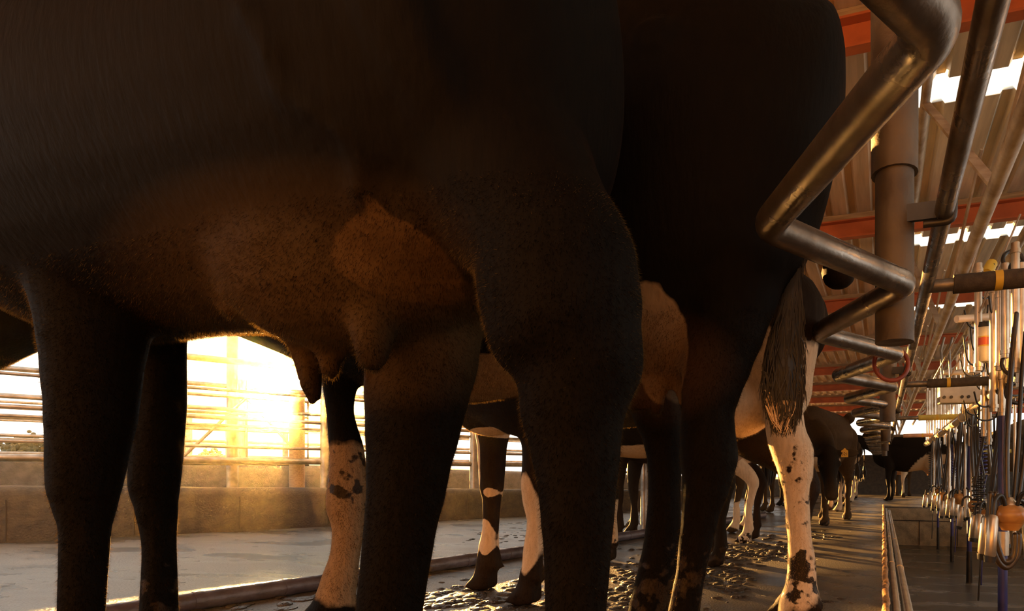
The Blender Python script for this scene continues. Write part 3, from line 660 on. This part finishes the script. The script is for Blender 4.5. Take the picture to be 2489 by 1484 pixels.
a = cow('cow', 'nearest black cow seen from below, its belly and udder filling the left side', (-.95, .75, 0), PI, 'near',
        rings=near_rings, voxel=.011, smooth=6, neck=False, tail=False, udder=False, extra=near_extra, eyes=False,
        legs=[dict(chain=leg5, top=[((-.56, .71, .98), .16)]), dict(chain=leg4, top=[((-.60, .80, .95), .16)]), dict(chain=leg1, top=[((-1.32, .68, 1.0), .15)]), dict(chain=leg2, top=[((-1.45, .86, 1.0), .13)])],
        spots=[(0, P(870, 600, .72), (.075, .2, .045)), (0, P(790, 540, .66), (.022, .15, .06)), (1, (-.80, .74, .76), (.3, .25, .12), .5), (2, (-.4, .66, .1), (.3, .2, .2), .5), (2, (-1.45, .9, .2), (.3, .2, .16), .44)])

# ---- the second cow, behind the first
b_rings = [(-.075, 1.30, 1.36, .03, .05), (-.095, 1.30, 1.33, .11, .15), (-.15, 1.30, 1.25, .17, .26), (-.24, 1.30, 1.21, .22, .36), (-.36, 1.30, 1.19, .25, .42), (-.55, 1.30, 1.16, .26, .44), (-.8, 1.30, 1.12, .27, .41),
           (-1.1, 1.3, 1.06, .27, .37), (-1.4, 1.3, 1.09, .25, .33), (-1.7, 1.28, 1.13, .2, .26), (-1.95, 1.22, 1.16, .15, .19)]
leg7 = leg_px([(600, 1640, 1925), (700, 1648, 1900), (800, 1650, 1862), (880, 1652, 1830), (950, 1654, 1802), (1000, 1655, 1786), (1060, 1652, 1790), (1110, 1650, 1796), (1180, 1655, 1776), (1240, 1655, 1753), (1300, 1650, 1738), (1400, 1640, 1715), (1484, 1622, 1702)], 1.276)
leg6 = leg_px([(900, 1510, 1670), (1000, 1535, 1665), (1060, 1560, 1662), (1120, 1572, 1660), (1180, 1575, 1656), (1300, 1566, 1655), (1400, 1546, 1642), (1484, 1525, 1622)], 1.5)
leg3 = leg_px([(1000, 792, 862), (1100, 800, 888), (1180, 795, 896), (1225, 790, 895), (1290, 806, 885), (1350, 800, 877), (1420, 775, 870), (1484, 750, 868)], 1.62)
leg3b = leg_px([(1000, 900, 1010), (1180, 905, 990), (1300, 915, 975), (1400, 905, 975), (1484, 895, 975)], 1.8)
def b_extra(mb):
    mb.ell((-.46, 1.30, .85), (.2, .15, .14))
    for (x, y0, y1, r) in ((1592, 920, 990, .026), (1540, 915, 985, .022), (1665, 930, 985, .022)): mb.chain([(P(x, y0-40, 1.36), r*1.5), (P(x, y0, 1.36), r*1.2), (P(x+2, y1, 1.36), r*.8)])
    mb.ell((-.14, 1.22, 1.34), (.04, .05, .06)); mb.ell((-.42, 1.1, 1.33), (.07, .06, .06))
    mb.chain([((-1.8, 1.25, 1.13), .16), ((-2.2, 1.08, 1.06), .14), ((-2.55, .98, .93), .15)])
    head(mb, (-2.6, .97, 1.0), (-1, -.3, -.5))
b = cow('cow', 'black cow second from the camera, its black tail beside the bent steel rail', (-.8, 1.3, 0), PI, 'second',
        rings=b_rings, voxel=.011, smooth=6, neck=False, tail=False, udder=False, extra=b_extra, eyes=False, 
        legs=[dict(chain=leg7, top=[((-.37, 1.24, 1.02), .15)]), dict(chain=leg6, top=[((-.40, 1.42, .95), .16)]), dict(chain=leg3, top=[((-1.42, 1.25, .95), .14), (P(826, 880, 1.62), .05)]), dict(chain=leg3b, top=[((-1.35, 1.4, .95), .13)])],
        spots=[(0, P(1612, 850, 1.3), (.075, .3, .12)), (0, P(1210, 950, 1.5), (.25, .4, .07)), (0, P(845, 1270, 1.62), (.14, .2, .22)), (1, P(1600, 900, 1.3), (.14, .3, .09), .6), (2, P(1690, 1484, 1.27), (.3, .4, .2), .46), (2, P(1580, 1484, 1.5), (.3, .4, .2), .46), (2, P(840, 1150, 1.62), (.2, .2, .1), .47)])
sw = switch_px(b, [(560, 1935, 1960, 1.3), (650, 1912, 1948, 1.3), (740, 1890, 1945, 1.3), (820, 1865, 1953, 1.3), (900, 1850, 1957, 1.3), (960, 1853, 1952, 1.3), (1000, 1868, 1945, 1.3), (1030, 1880, 1925, 1.3)], ('hair_dark', 'hair_dark'), 1500, 3)
tail_b = MB(); tail_b.chain([(P(1975, 330, 1.32), .03), (P(1965, 450, 1.3), .024), (P(1948, 560, 1.3), .02), (P(1935, 640, 1.3), .018)]); tail_b.build('tail', 'black', b)
m = MB(); rnd = random.Random(5); m.chain([(P(1902, 950, 1.3), .034), (P(1903, 985, 1.3), .036), (P(1905, 1015, 1.3), .026), (P(1906, 1035, 1.3), .012)], 12)
for i in range(420):
    x = rnd.uniform(1858, 1948); y = rnd.uniform(945, 990); d = 1.3+rnd.uniform(-.03, .03)
    m.tube([P(x, y, d), P(x*.6+1903*.4+rnd.uniform(-6, 6), y+35, d), P(x*.35+1903*.65+rnd.uniform(-16, 16), y+rnd.uniform(50, 72), d)], [.0012, .0012, .0004], 3, caps=False)
tag(m.build('tail_tip', 'hair_pale', sw), 'pale cream hair tip')

# ---- the third cow: white hind leg beside the platform edge, spotted front legs in the gap
c_leg = leg_px([(1000, 1855, 1952), (1060, 1862, 1962), (1100, 1875, 1980), (1150, 1890, 1978), (1200, 1903, 1968), (1300, 1912, 1974), (1380, 1912, 1986), (1440, 1902, 1988)], 1.79)
f1 = leg_px([(1020, 1150, 1245), (1100, 1160, 1232), (1180, 1165, 1226), (1220, 1172, 1218), (1280, 1172, 1214), (1330, 1162, 1214)], 2.6)
f2 = leg_px([(1090, 1268, 1330), (1170, 1265, 1330), (1210, 1268, 1326), (1270, 1280, 1324), (1340, 1270, 1322), (1370, 1268, 1320)], 2.3)
c_rings = [(-.25, 1.87, 1.12, .03, .05), (-.27, 1.87, 1.12, .12, .17), (-.33, 1.87, 1.08, .18, .25), (-.43, 1.87, 1.04, .24, .31), (-.7, 1.9, 1.02, .26, .34), (-1.0, 1.95, 1.0, .27, .34), (-1.3, 2.0, .98, .25, .34), (-1.6, 2.05, 1.0, .2, .27), (-1.85, 2.07, 1.0, .12, .18)]
def c_extra(mb):
    mb.ell((-.5, 1.87, .74), (.2, .14, .13)); mb.ell(P(1195, 1000, 2.45), (.16, .12, .10))
    mb.chain([((-1.75, 2.05, 1.08), .18), ((-2.05, 2.1, 1.28), .14), ((-2.2, 2.12, 1.42), .12)]); head(mb, (-2.25, 2.13, 1.48), (-1, .1, -.35))
c = cow('cow', 'cow with a white mud-splashed hind leg at the platform edge and spotted front legs', (-.9, 1.95, 0), PI, 'tan',
        rings=c_rings, voxel=.013, smooth=5, neck=False, tail=False, udder=False, extra=c_extra, eyes=False,
        legs=[dict(chain=c_leg, top=[((-.32, 1.82, .98), .16), ((-.30, 1.83, .76), .10)]), None, dict(chain=f2, top=[((-1.28, 1.98, .95), .13)]), dict(chain=f1, top=[((-1.6, 2.18, .95), .12)])],
        legoff=[(0, 0), (.02, -.03), (0, 0), (0, 0)],
        spots=[(0, P(1930, 1150, 1.79), (.16, .2, .42)), (0, P(1830, 930, 1.8), (.12, .25, .2)), (0, P(1210, 930, 2.3), (.35, .3, .075)), (0, P(1172, 1110, 2.6), (.022, .12, .13)), (0, P(1205, 1195, 2.6), (.03, .12, .022)), (0, P(1188, 1300, 2.6), (.04, .12, .075)), (0, P(1195, 1320, 2.6), (.03, .12, .05)),
               (0, P(1290, 1270, 2.3), (.055, .12, .20)), (0, P(1220, 1052, 2.45), (.13, .2, .02)), (2, P(1940, 1400, 1.79), (.10, .2, .12), .52), (2, P(1940, 1220, 1.79), (.12, .2, .3), .40)])
# ------------------------------------------------------------------ zigzag rump rail
RX0, RX1, RZ, RP, RY = .05, -.185, .92, .79, .60
pts = []
for k in range(-1, 24):
    pts.append(V(RX0, RY+k*RP, RZ)); pts.append(V(RX1, RY+(k+.5)*RP, RZ))
rail = empty('zigzag_rail', (0, 2, RZ), 'bent steel zigzag rail running behind the cows rumps to the far end', 'rail')
m = MB(); m.tube(bend_path(pts[:26], .05, 8), .027, 20); m.build('near_pipe', 'worn_steel', rail)
m = MB(); m.tube(bend_path(pts[25:], .05, 5), .024, 12); m.build('far_pipe', 'worn_steel', rail)
m = MB(); c_ = P(2166, 884, 2.12); m.torus(c_, .060, .008, (.30, -1, .1)); tag(m.build('rubber_ring', 'redrubber'), 'red rubber ring hanging around the third outer bend of the zigzag rail', 'ring')
# hanging posts
PY = [1.52, 3.72, 5.9, 8.1, 10.3, 12.5]
for i, y in enumerate(PY):
    r = empty('hanging_post', (.035, y, ZR), ['nearest thick grey post hanging from the roof beside the zigzag rail', 'second hanging post behind the nearest one, above the zigzag rail', 'third hanging post from the camera, half hidden by rail bends', 'fourth hanging post from the camera', 'fifth hanging post from the camera', 'farthest hanging post near the end of the rail'][i], 'post', 'posts hanging beside the zigzag rail')
    x = .035-.008
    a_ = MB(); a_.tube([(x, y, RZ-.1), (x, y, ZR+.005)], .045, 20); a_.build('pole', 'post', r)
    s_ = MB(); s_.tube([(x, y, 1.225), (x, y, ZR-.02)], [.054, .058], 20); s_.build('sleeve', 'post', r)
    b_ = MB(); b_.box((x+.06, y-.03, 1.115), (.14, .012, .04)); b_.tube(bend_path([(.155, y-.03, 1.14), (.155, y-.03, 1.085), (.09, y-.03, 1.085)], .02, 4), .009, 8); b_.build('bracket', 'rubber', r)
# straight upper rail
m = MB(); m.tube([(.135, -.6, 1.11), (.135, 14, 1.11)], .0215, 18); tag(m.build('straight_rail', 'worn_steel'), 'straight steel pipe running above the platform edge beside the hanging posts', 'rail')
# padded cross bars
for i, (y, x0, xe, fx0, fx1, mt, lab) in enumerate(((2.07, .15, 1.9, .215, 1.9, 'foam', 'nearest cross bar wrapped in dark foam with yellow tape'), (4.25, .15, 2.0, .28, 2.0, 'foam', 'second cross bar wrapped in dark foam, above the white control box'), (6.75, .15, 1.22, .36, .98, 'foam_yellow', 'cross bar wrapped in yellow foam'),
        (9.7, .15, 1.6, .30, 1.25, 'foam_pink', 'nearest of the three pink foam cross bars'), (12.6, .15, 1.7, .42, 1.3, 'foam_pink', 'middle one of the three pink foam cross bars'), (16.0, .15, 1.7, .2, 1.35, 'foam_pink', 'farthest of the three pink foam cross bars'))):
    r = empty('padded_bar', (x0, y, 1.11), lab, 'bar', 'foam padded cross bars over the pit')
    a_ = MB(); a_.tube([(x0-.01, y, 1.11), (xe, y, 1.11)], .021, 12); a_.build('pipe', 'steel', r)
    b_ = MB(); b_.tube([(fx0, y, 1.11), (fx1, y, 1.11)], .030, 16); b_.build('foam_sleeve', mt, r)
    for u in (.28, .78) if fx1-fx0 < 1.2 else (.07, .32, .6):
        t_ = MB(); xx = fx0+(fx1-fx0)*u; t_.tube([(xx, y, 1.11), (xx+.022, y, 1.11)], .0312, 16); t_.build('tape', 'tape', r)
m = MB(); m.tube([(.95, 7.9, .79), (1.45, 7.9, .79)], .024, 12); tag(m.build('padded_bar', 'foam_yellow'), 'lower yellow foam bar among the hoses on the right', 'bar')
# ------------------------------------------------------------------ roof truss frames of angle and pipe
def truss(x, zb, xt, y0, n, pitch, r_, label):
    t = empty('roof_truss', (x, y0, zb), label, 'truss')
    m = MB(); m.tube([(x, y0-3, zb), (x, y0+n*pitch, zb)], r_, 12); m.build('lower_chord', 'truss', t)
    m = MB(); m.tube([(xt, y0-3, 2.44), (xt, y0+n*pitch, 2.44)], r_*.8, 12); m.build('upper_chord', 'truss', t)
    for k in range(n):
        y = y0+k*pitch; m = MB(); m.beam((x, y, zb), (xt, y+.87, 2.44), .045, .012); m.build('web', 'truss', t)
        m = MB(); m.beam((x, y, zb), (xt+.35, y-.75, 2.44), .012, .03); m.build('web', 'truss', t)
truss(.40, 1.575, .21, 2.46, 8, 2.2, .030, 'pale steel truss nearest the platform, its pipe sloping to the far end')
truss(.85, 2.02, 1.3, 3.5, 7, 2.2, .028, 'second pale steel truss farther right over the pit')
for k, (a_, b_) in enumerate((((2489, 205, 2.5), (2424, 405, 2.4)), ((2489, 330, 2.5), (2426, 412, 2.4)), ((2395, 545, 3.1), (2350, 690, 3.2)), ((2480, 520, 3.2), (2380, 760, 3.3)), ((2390, 760, 3.8), (2300, 935, 4.0)), ((2345, 780, 4.2), (2262, 935, 4.6)))):
    m = MB(); m.tube([P(*a_), P(*b_)], .006, 6); tag(m.build('tie_rod', 'truss'), ['thin rod reaching the top right corner from the truss joint', 'thin rod rising rightwards from the truss joint below the first rod', 'thin rod hanging left of the yellow tape', 'thin rod running beside the yellow-taped pipe', 'thin rod below the first dark foam bar', 'thin rod left of the white cylinder'][k], 'rod')
m = MB(); q = P(2405, 655, 3.6); m.tube([q-V(.02, .02, .03), q+V(.02, .05, .05)], .034, 12); tag(m.build('tape_wrap', 'tape'), 'yellow tape wrapped round a truss pipe above the first foam bar', 'tape')
m = MB(); m.box((1.02, 3.0, 2.36), (.7, .05, .16)); m.box((1.02, 2.97, 2.47), (.7, .10, .04)); tag(m.build('timber_board', 'board', smooth=False, bevel=.004), 'brown timber board under the roof in the top right corner', 'board')
# horizontal pale pipe behind first bar
m = MB(); m.tube([P(2325, 775, 3.6), P(2420, 768, 3.7), P(2560, 755, 3.9)], .022, 12); tag(m.build('cross_pipe', 'pvc'), 'pale horizontal pipe just below the first dark foam bar', 'pipe')
m = MB(); m.tube([P(2290, 905, 4.6), P(2560, 900, 4.8)], .022, 12); tag(m.build('cross_pipe', 'truss'), 'pale horizontal pipe above the control box', 'pipe')
# milk line
r = empty('milk_line', (.68, 3, 1.02), 'thick pale milk pipe catching the sun, running down the pit to the far end', 'pipe')
m = MB(); m.tube([(.68, 1, 1.02), (.68, 10.6, 1.02)], .038, 24); m.build('pipe', 'pvc', r)
for k in range(11):
    m = MB(); y = 2.9+k*.72; m.tube([(.68, y, 1.02), (.68, y+.05, 1.02)], .045, 24); m.build('clamp', 'stainless' if k % 2 else 'pvc', r)
m = MB(); m.tube([(.80, 1, 1.10), (.80, 10.6, 1.10)], .022, 16); tag(m.build('wash_line', 'stainless'), 'thinner steel wash pipe running just above the milk pipe', 'pipe')
m = MB(); m.tube([(1.05, 4.4, .86), (1.05, 9.6, .86)], .075, 24); tag(m.build('vacuum_line', 'post'), 'fat grey vacuum pipe at the right behind the hoses', 'pipe')
# control box
q = P(2331, 957, 4.5); r = empty('control_box', tuple(q), 'pale grey control box with four black buttons below the second foam bar', 'box')
RB = Matrix.Rotation(YAW*.35, 3, 'Z')
m = MB(); m.box(q, (.29, .09, .145), RB); m.build('case', 'white', r, smooth=False, bevel=.006)
for u in (-.115, -.065, .01, .055):
    m = MB(); c_ = q+RB @ V(u, -.045, -.028); m.tube([c_, c_+RB @ V(0, -.012, 0)], .0115, 14); m.build('button', 'rubber', r)
for x in (2291, 2311):
    m = MB(); m.tube([P(x, 930, 4.52), P(x-4, 850, 4.52), P(x+4, 820, 4.55)], .009, 8); tag(m.build('conduit', 'steel'), 'thin grey conduit rising from the control box, %s one' % ('left' if x < 2300 else 'right'), 'pipe')
# white cylinder with red band
q = P(2392, 838, 3.4); r = empty('white_cylinder', tuple(q), 'white plastic cylinder with a red band strapped to the steel tubes', 'canister')
m = MB(); m.tube([q+V(0, 0, z) for z in (-.098, -.092, .092, .10)], [.040, .045, .045, .038], 28); m.build('body', 'white', r)
m = MB(); m.tube([q+V(0, 0, .098), q+V(0, 0, .125)], [.047, .044], 28); m.build('cap', 'rubber', r)
m = MB(); m.tube([q+V(0, 0, -.006), q+V(0, 0, .036)], .0465, 28); m.box(q+V(.055, -.01, .018), (.05, .01, .042)); m.build('band', 'redplastic', r, smooth=False)
for z in (-.013, .037):
    m = MB(); m.tube([q+V(0, 0, z), q+V(0, 0, z+.006)], .047, 28); m.build('stripe', 'tape', r)
# vertical steel tubes: a rack of jars and droppers along the pit
rnd = random.Random(21)
for k, (x, y0, y1, d, rpx) in enumerate(((2362, 790, 905, 3.9, 8), (2378, 640, 900, 3.4, 9), (2415, 690, 1000, 3.3, 10), (2428, 700, 900, 3.1, 8), (2443, 640, 870, 3.0, 9), (2449, 690, 905, 3.2, 11), (2468, 590, 905, 2.8, 10), (2481, 640, 940, 2.9, 11), (2350, 850, 905, 4.2, 6), (2402, 700, 800, 3.7, 8),
        (2340, 855, 1005, 4.9, 5), (2330, 862, 910, 4.7, 5), (2462, 820, 905, 3.1, 6), (2391, 905, 1060, 3.9, 7), (2404, 905, 1080, 3.9, 6), (2435, 900, 1010, 3.3, 9))):
    a_, b_ = P(x, y0, d), P(x, y1, d); r_ = rpx/F*d; m = MB(); m.tube([(a_.x, a_.y, a_.z), (a_.x, a_.y, b_.z)], r_, 16)
    for z in (a_.z-.03, b_.z+.04): m.tube([(a_.x, a_.y, z), (a_.x, a_.y, z-.02)], r_*1.25, 16)
    tag(m.build('steel_tube', 'stainless'), 'upright stainless steel tube in the rack above the milk pipe at the right edge', 'tube', 'upright steel tubes above the milk pipe')
for k in range(26):   # farther droppers behind the yellow bar
    x = 2255+k*4.6+rnd.uniform(-2, 2); d = 9.6-k*.17; y0 = rnd.uniform(905, 960); y1 = rnd.uniform(1045, 1085)
    a_, b_ = P(x, y0, d), P(x, y1, d); m = MB(); m.tube([(a_.x, a_.y, a_.z), (a_.x, a_.y, b_.z)], rnd.uniform(2.2, 3.6)/F*d, 10)
    tag(m.build('milk_dropper', 'stainless'), 'slim steel dropper tube in the distant row around the yellow foam bar', 'tube', 'distant dropper tubes over the pit')
# loose cables and hoses high on the right
for k in range(22):
    x = rnd.uniform(2330, 2480); y = rnd.uniform(640, 1010); d = rnd.uniform(3.0, 4.4); w_ = rnd.uniform(25, 70); s_ = rnd.uniform(25, 75)
    q = [P(x, y, d), P(x+w_*.15, y+s_*.8, d+.05), P(x+w_*.5, y+s_, d+.08), P(x+w_*.9, y+s_*.7, d+.1), P(x+w_, y-s_*.2, d+.05)]
    m = MB(); m.chain([(p, rnd.uniform(.005, .006)) for p in q], 8); tag(m.build('cable', 'rubber'), 'black cable looping between the steel tubes at the right', 'cable', 'cables looping between the steel tubes')
for (x, y, R_, d, mt) in ((2462, 632, 24, 3.0, 'rubber'), (2475, 655, 20, 2.9, 'rubber'), (2462, 885, 27, 3.0, 'hose'), (2470, 955, 25, 3.0, 'rubber')):
    m = MB(); q = P(x, y, d); m.torus(q, R_/F*d, .010, (.3, -1, .2)); tag(m.build('hose_loop', mt), {632: 'black hose loop near the right edge above the foam bar', 655: 'lower black hose loop at the right edge above the foam bar', 885: 'brown hose loop left of the sunlit milk pipe', 955: 'black hose loop below the second foam bar at the right edge'}[y], 'hose')
# ------------------------------------------------------------------ milking clusters
def helix(mb, c, R_, r_, z0, z1, turns, tilt=0):
    n = turns*14; mb.tube([(c[0]+R_*math.cos(2*PI*i/14), c[1]+R_*math.sin(2*PI*i/14)+tilt*(i/n), z0+(z1-z0)*i/n) for i in range(n+1)], r_, 6)
def cluster(x, y, z, label, scl=1.0, lean=0.0):
    r = empty('milking_cluster', (x, y, z), label, 'milking cluster', 'milking clusters hanging over the pit')
    m = MB(); m.ell((x, y, z), (.062*scl, .062*scl, .045*scl)); m.tube([(x, y, z-.06*scl), (x, y, z-.03*scl)], [.03*scl, .05*scl], 16); m.build('claw', 'amber', r)
    m = MB(); m.tube([(x, y, z+.03*scl), (x, y, z+.05*scl), (x, y, z+.07*scl)], [.03*scl, .026*scl, .01*scl], 14); m.build('cap', 'stainless', r)
    for q in range(4):
        a_ = PI/4+q*PI/2; cx, cy = x+math.cos(a_)*.10*scl, y+math.sin(a_)*.10*scl; top = z-.02+.01*q; ln = .15*scl
        dx, dy = math.cos(a_)*.02, math.sin(a_)*.02
        s_ = MB(); s_.tube([(cx, cy, top), (cx+dx*.2, cy+dy*.2, top-.01), (cx+dx, cy+dy, top-ln), (cx+dx, cy+dy, top-ln-.008)], [.016, .021, .021, .016], 16); cup = s_.build('teat_cup', 'stainless', r)
        l_ = MB(); l_.tube([(cx+dx, cy+dy, top-ln-.006), (cx+dx*1.2, cy+dy*1.2, top-ln-.03)], [.024, .019], 14); l_.build('liner', 'rubber', cup)
        h_ = MB(); h_.chain([(V(cx, cy, top+.0), .008), (V(cx*.9+x*.1, cy*.9+y*.1, top+.06), .008), (V(cx*.5+x*.5, cy*.5+y*.5, top+.075), .008), (V(x+dx, y+dy, z+.01), .008)], 8); h_.build('short_tube', 'rubber', r)
    for j, (rr, mt, o_) in enumerate(((.011, 'hose', -.02), (.008, 'rubber', .02), (.008, 'rubber', .045))):
        t_ = MB(); t_.chain([(V(x+o_*.5, y, z+.02), rr), (V(x+o_+lean*.2, y+.02, z+.25), rr), (V(x+o_+lean*.6, y+.05, z+.55), rr), (V(x+o_+lean, y+.05, z+.80), rr)], 8); t_.build('long_tube', mt, r)
    return r
cl0 = cluster(.478, 2.62, .345, 'milking cluster with amber claw hanging nearest at the right edge', 1.0, .05)
labs = ['second milking cluster from the camera, behind the near blue hose', 'third milking cluster from the camera beside the coiled spring hose', 'milking cluster just right of the middle blue hose', 'milking cluster just left of the middle blue hose', 'milking cluster with bright claw in the middle of the distant row', 'second farthest milking cluster above the pit end wall', 'farthest milking cluster, leftmost above the pit end wall']
for k in range(7):
    sc1 = 1.0; c1 = dup(cl0, None, (.66+.03*(k % 2), 4.3+.78*k, .24+.03*((k*7) % 3)), (k*2.3) % 3-1.5, labs[k])
for k, (x, y0, R_, d) in enumerate(((2420, 1240, 0, 2.35),)):
    for (xa, xb, yb) in ((2408, 2478, 1378), (2420, 2470, 1365)):
        m = MB(); m.chain([(P(xa, 1200, d), .012), (P(xa-2, 1290, d), .012), (P(xa+14, 1355, d), .012), (P((xa+xb)/2+4, yb, d), .012), (P(xb-6, 1350, d), .012), (P(xb-2, 1300, d), .012)], 12)
        tag(m.build('milk_hose', 'hose'), 'brown hose hanging in a deep loop under the nearest cluster, %s' % ('outer loop' if xa == 2408 else 'inner loop'), 'hose')
for k, (x, yb, zt, r_, d, lab) in enumerate(((2437, 0, .80, .0225, 3.0, 'nearest upright blue pipe at the right edge, its foot below the frame'), (2356, 1413, .95, .024, 6.15, 'middle upright blue pipe standing in the pit'), (2314, 1362, .9, .018, 7.7, 'farther upright blue pipe left of the middle one'), (2280, 1330, .7, .016, 9.0, 'farthest upright blue pipe close to the pit end wall'))):
    p = P(x, CY, d); m = MB(); m.tube([(p.x, p.y, -.6), (p.x, p.y, zt)], r_, 16); r = tag(m.build('blue_pipe', 'blue'), lab, 'pipe')
    f_ = MB(); f_.tube([(p.x, p.y, -.6), (p.x, p.y, -.28)], [r_*1.25, r_*1.12], 16)
    o_ = f_.build('boot', 'rubber'); o_.parent = r
    if k < 3:
        f_ = MB(); f_.tube([(p.x, p.y, .10), (p.x, p.y, .22)], r_*1.3, 12); o_ = f_.build('clamp', 'stainless'); o_.parent = r
for k, (x, d, z0, z1, mt, lab) in enumerate(((2378, 4.3, .06, .5, 'rubber', 'black coiled spring hose hanging right of the middle blue pipe'), (2385, 4.9, .5, .9, 'blue', 'blue coiled air hose above the spring hose'), (2226+95, 7.0, .2, .75, 'blue', 'blue coiled hose in the distant cluster row'), (2265, 8.5, .3, .85, 'rubber', 'dark coiled hose leftmost in the distant row'))):
    p = P(x, CY, d); m = MB(); helix(m, p, .042, .006, z0, z1, int((z1-z0)/.030)); m.tube([(p.x+.04, p.y, z1), (p.x, p.y, z1+.2), (p.x, p.y, 1.0)], .007, 8); m.tube([(p.x+.04, p.y, z0), (p.x+.02, p.y, z0-.1), (p.x, p.y, -.4)], .006, 8)
    tag(m.build('coiled_hose', mt), lab, 'hose')
for k in range(34):    # slanting hoses between the milk line and the clusters
    Y = 3.4+k*.19; x0 = .72+rnd.uniform(-.05, .25); x1 = x0+rnd.uniform(-.12, .10); m = MB(); z1 = rnd.uniform(.22, .45)
    m.chain([(V(x0, Y, 1.0), .009), (V(x0+(x1-x0)*.4, Y+.05, .8), .009), (V(x1, Y+.12, z1), .009)], 8)
    tag(m.build('milk_tube', ['hose', 'rubber', 'steel'][k % 3]), 'slanting milk tube among the tubes hanging from the pale milk pipe', 'tube', 'slanting tubes below the milk pipe')
for k in range(16):
    Y = 3.3+k*.42; m = MB(); x0 = .64+rnd.uniform(-.03, .2); m.tube([(x0, Y, .13), (x0, Y, .95)], .010, 8); m.tube([(x0, Y, .2), (x0, Y, .38)], .017, 10)
    tag(m.build('pulsation_tube', 'stainless'), 'upright metal tube with a thicker sleeve in the row beside the clusters', 'tube', 'upright metal tubes in the cluster row')
for k in range(3):
    m = MB(); z = .66-.16*k; m.tube([(.95, 4.8, z), (1.9, 4.8, z)], .014, 8); tag(m.build('pit_rail', 'steel'), 'short horizontal steel rail behind the hoses at the right edge, %s of three' % ['top', 'middle', 'bottom'][k], 'rail')
# ------------------------------------------------------------------ the other cows
cow('cow', 'spotted cow whose white-shanked front leg shows between the dark hind legs', (-1.25, 3.3, 0), PI, 'black', 1.0, voxel=.018, legoff=[(.22, 0), (.32, 0), (-.2, 0), (0, 0)], hd='up', tail=False,
    spots=[(0, (-1.49, 3.14, .24), (.1, .1, .13)), (0, (-1.3, 3.3, .62), (.6, .2, .1)), (2, (-1.2, 3.2, .05), (.9, .4, .12), .5)])
cow('cow', 'cow with pale hind legs beyond the white muddy leg, fifth along the platform', (-1.55, 4.45, 0), PI, 'tan', .97, voxel=.018, hd='low', spots=[(0, (-1.0, 4.3, .4), (.2, .14, .5)), (0, (-1.3, 4.4, .7), (.5, .4, .15)), (2, (-1.0, 4.3, .0), (.3, .3, .12), .5)])
cow('cow', 'brown cow behind the pale-legged one with its head lowered to the floor', (-1.8, 5.3, 0), PI-.1, 'brown', .95, voxel=.018, hd='low', spots=[(0, (-1.15, 5.2, .15), (.2, .3, .14))])
cow('cow', 'cow facing the camera with lowered head and yellow ear tag 321', (-.62, 6.55, 0), math.radians(-100), 'tagged', .90, voxel=.011, udder=False, head_at=tuple(P(2012, 1104, 5.45)), headdir=(.12, -.40, -1), tagno=('321', 1),
    spots=[(1, P(2012, 1150, 5.42), (.19, .17, .34)), (0, (-.60, 6.3, .62), (.22, .5, .10)), (0, (-.5, 7.0, .2), (.1, .12, .3)), (2, (-.6, 6.2, .0), (.4, .4, .1), .5)])
gen = cow('cow', 'dark brown cow standing right behind the cow with the ear tag', (-1.15, 8.4, 0), math.radians(-150), 'brown', .93, voxel=.02, spots=[(0, (-.6, 8.6, .4), (.35, .4, .4))])
gen2 = cow('cow', 'black and white cow third in the far row along the platform', (-1.15, 9.9, 0), math.radians(-152), 'black', .95, voxel=.02, hd='up', spots=[(0, (-.8, 10.0, .5), (.5, .3, .5)), (0, (-.6, 10.3, .9), (.2, .3, .3))])
for k, (g, x, y, a_, s_, lab) in enumerate(((gen, -1.12, 11.5, -2.6, 1.0, 'brown cow fourth in the far row near the end of the zigzag rail'), (gen2, -1.15, 13.2, -2.7, 1.0, 'pale-legged cow last in the far row before the shed end'), (gen, -2.2, 6.9, -1.6, 1.0, 'brown cow standing left of the far row, seen between the legs'),
        (gen2, .55, 12.4, 2.9, 1.0, 'black and white cow beyond the pit end, left one of the group'), (gen, 2.2, 12.0, .1, 1.0, 'dark cow beyond the pit end, right of the black and white one'), (gen, 3.3, 13.9, 2.4, 1.0, 'dark cow farthest right beyond the pit end'), (gen, .4, 15.0, 1.4, 1.0, 'dark cow in the shade at the far end of the platform'), (gen2, -1.6, 15.9, 2.6, 1.0, 'cow farthest away under the shed end'))):
    dup(g, None, (x, y, 0), a_-(math.radians(-150) if g is gen else math.radians(-152))+(0), lab)

fur(a, 200000, .0065, 1, 'fur_brown'); fur(b, 160000, .007, 2, 'fur_brown'); fur(c, 120000, .006, 3)
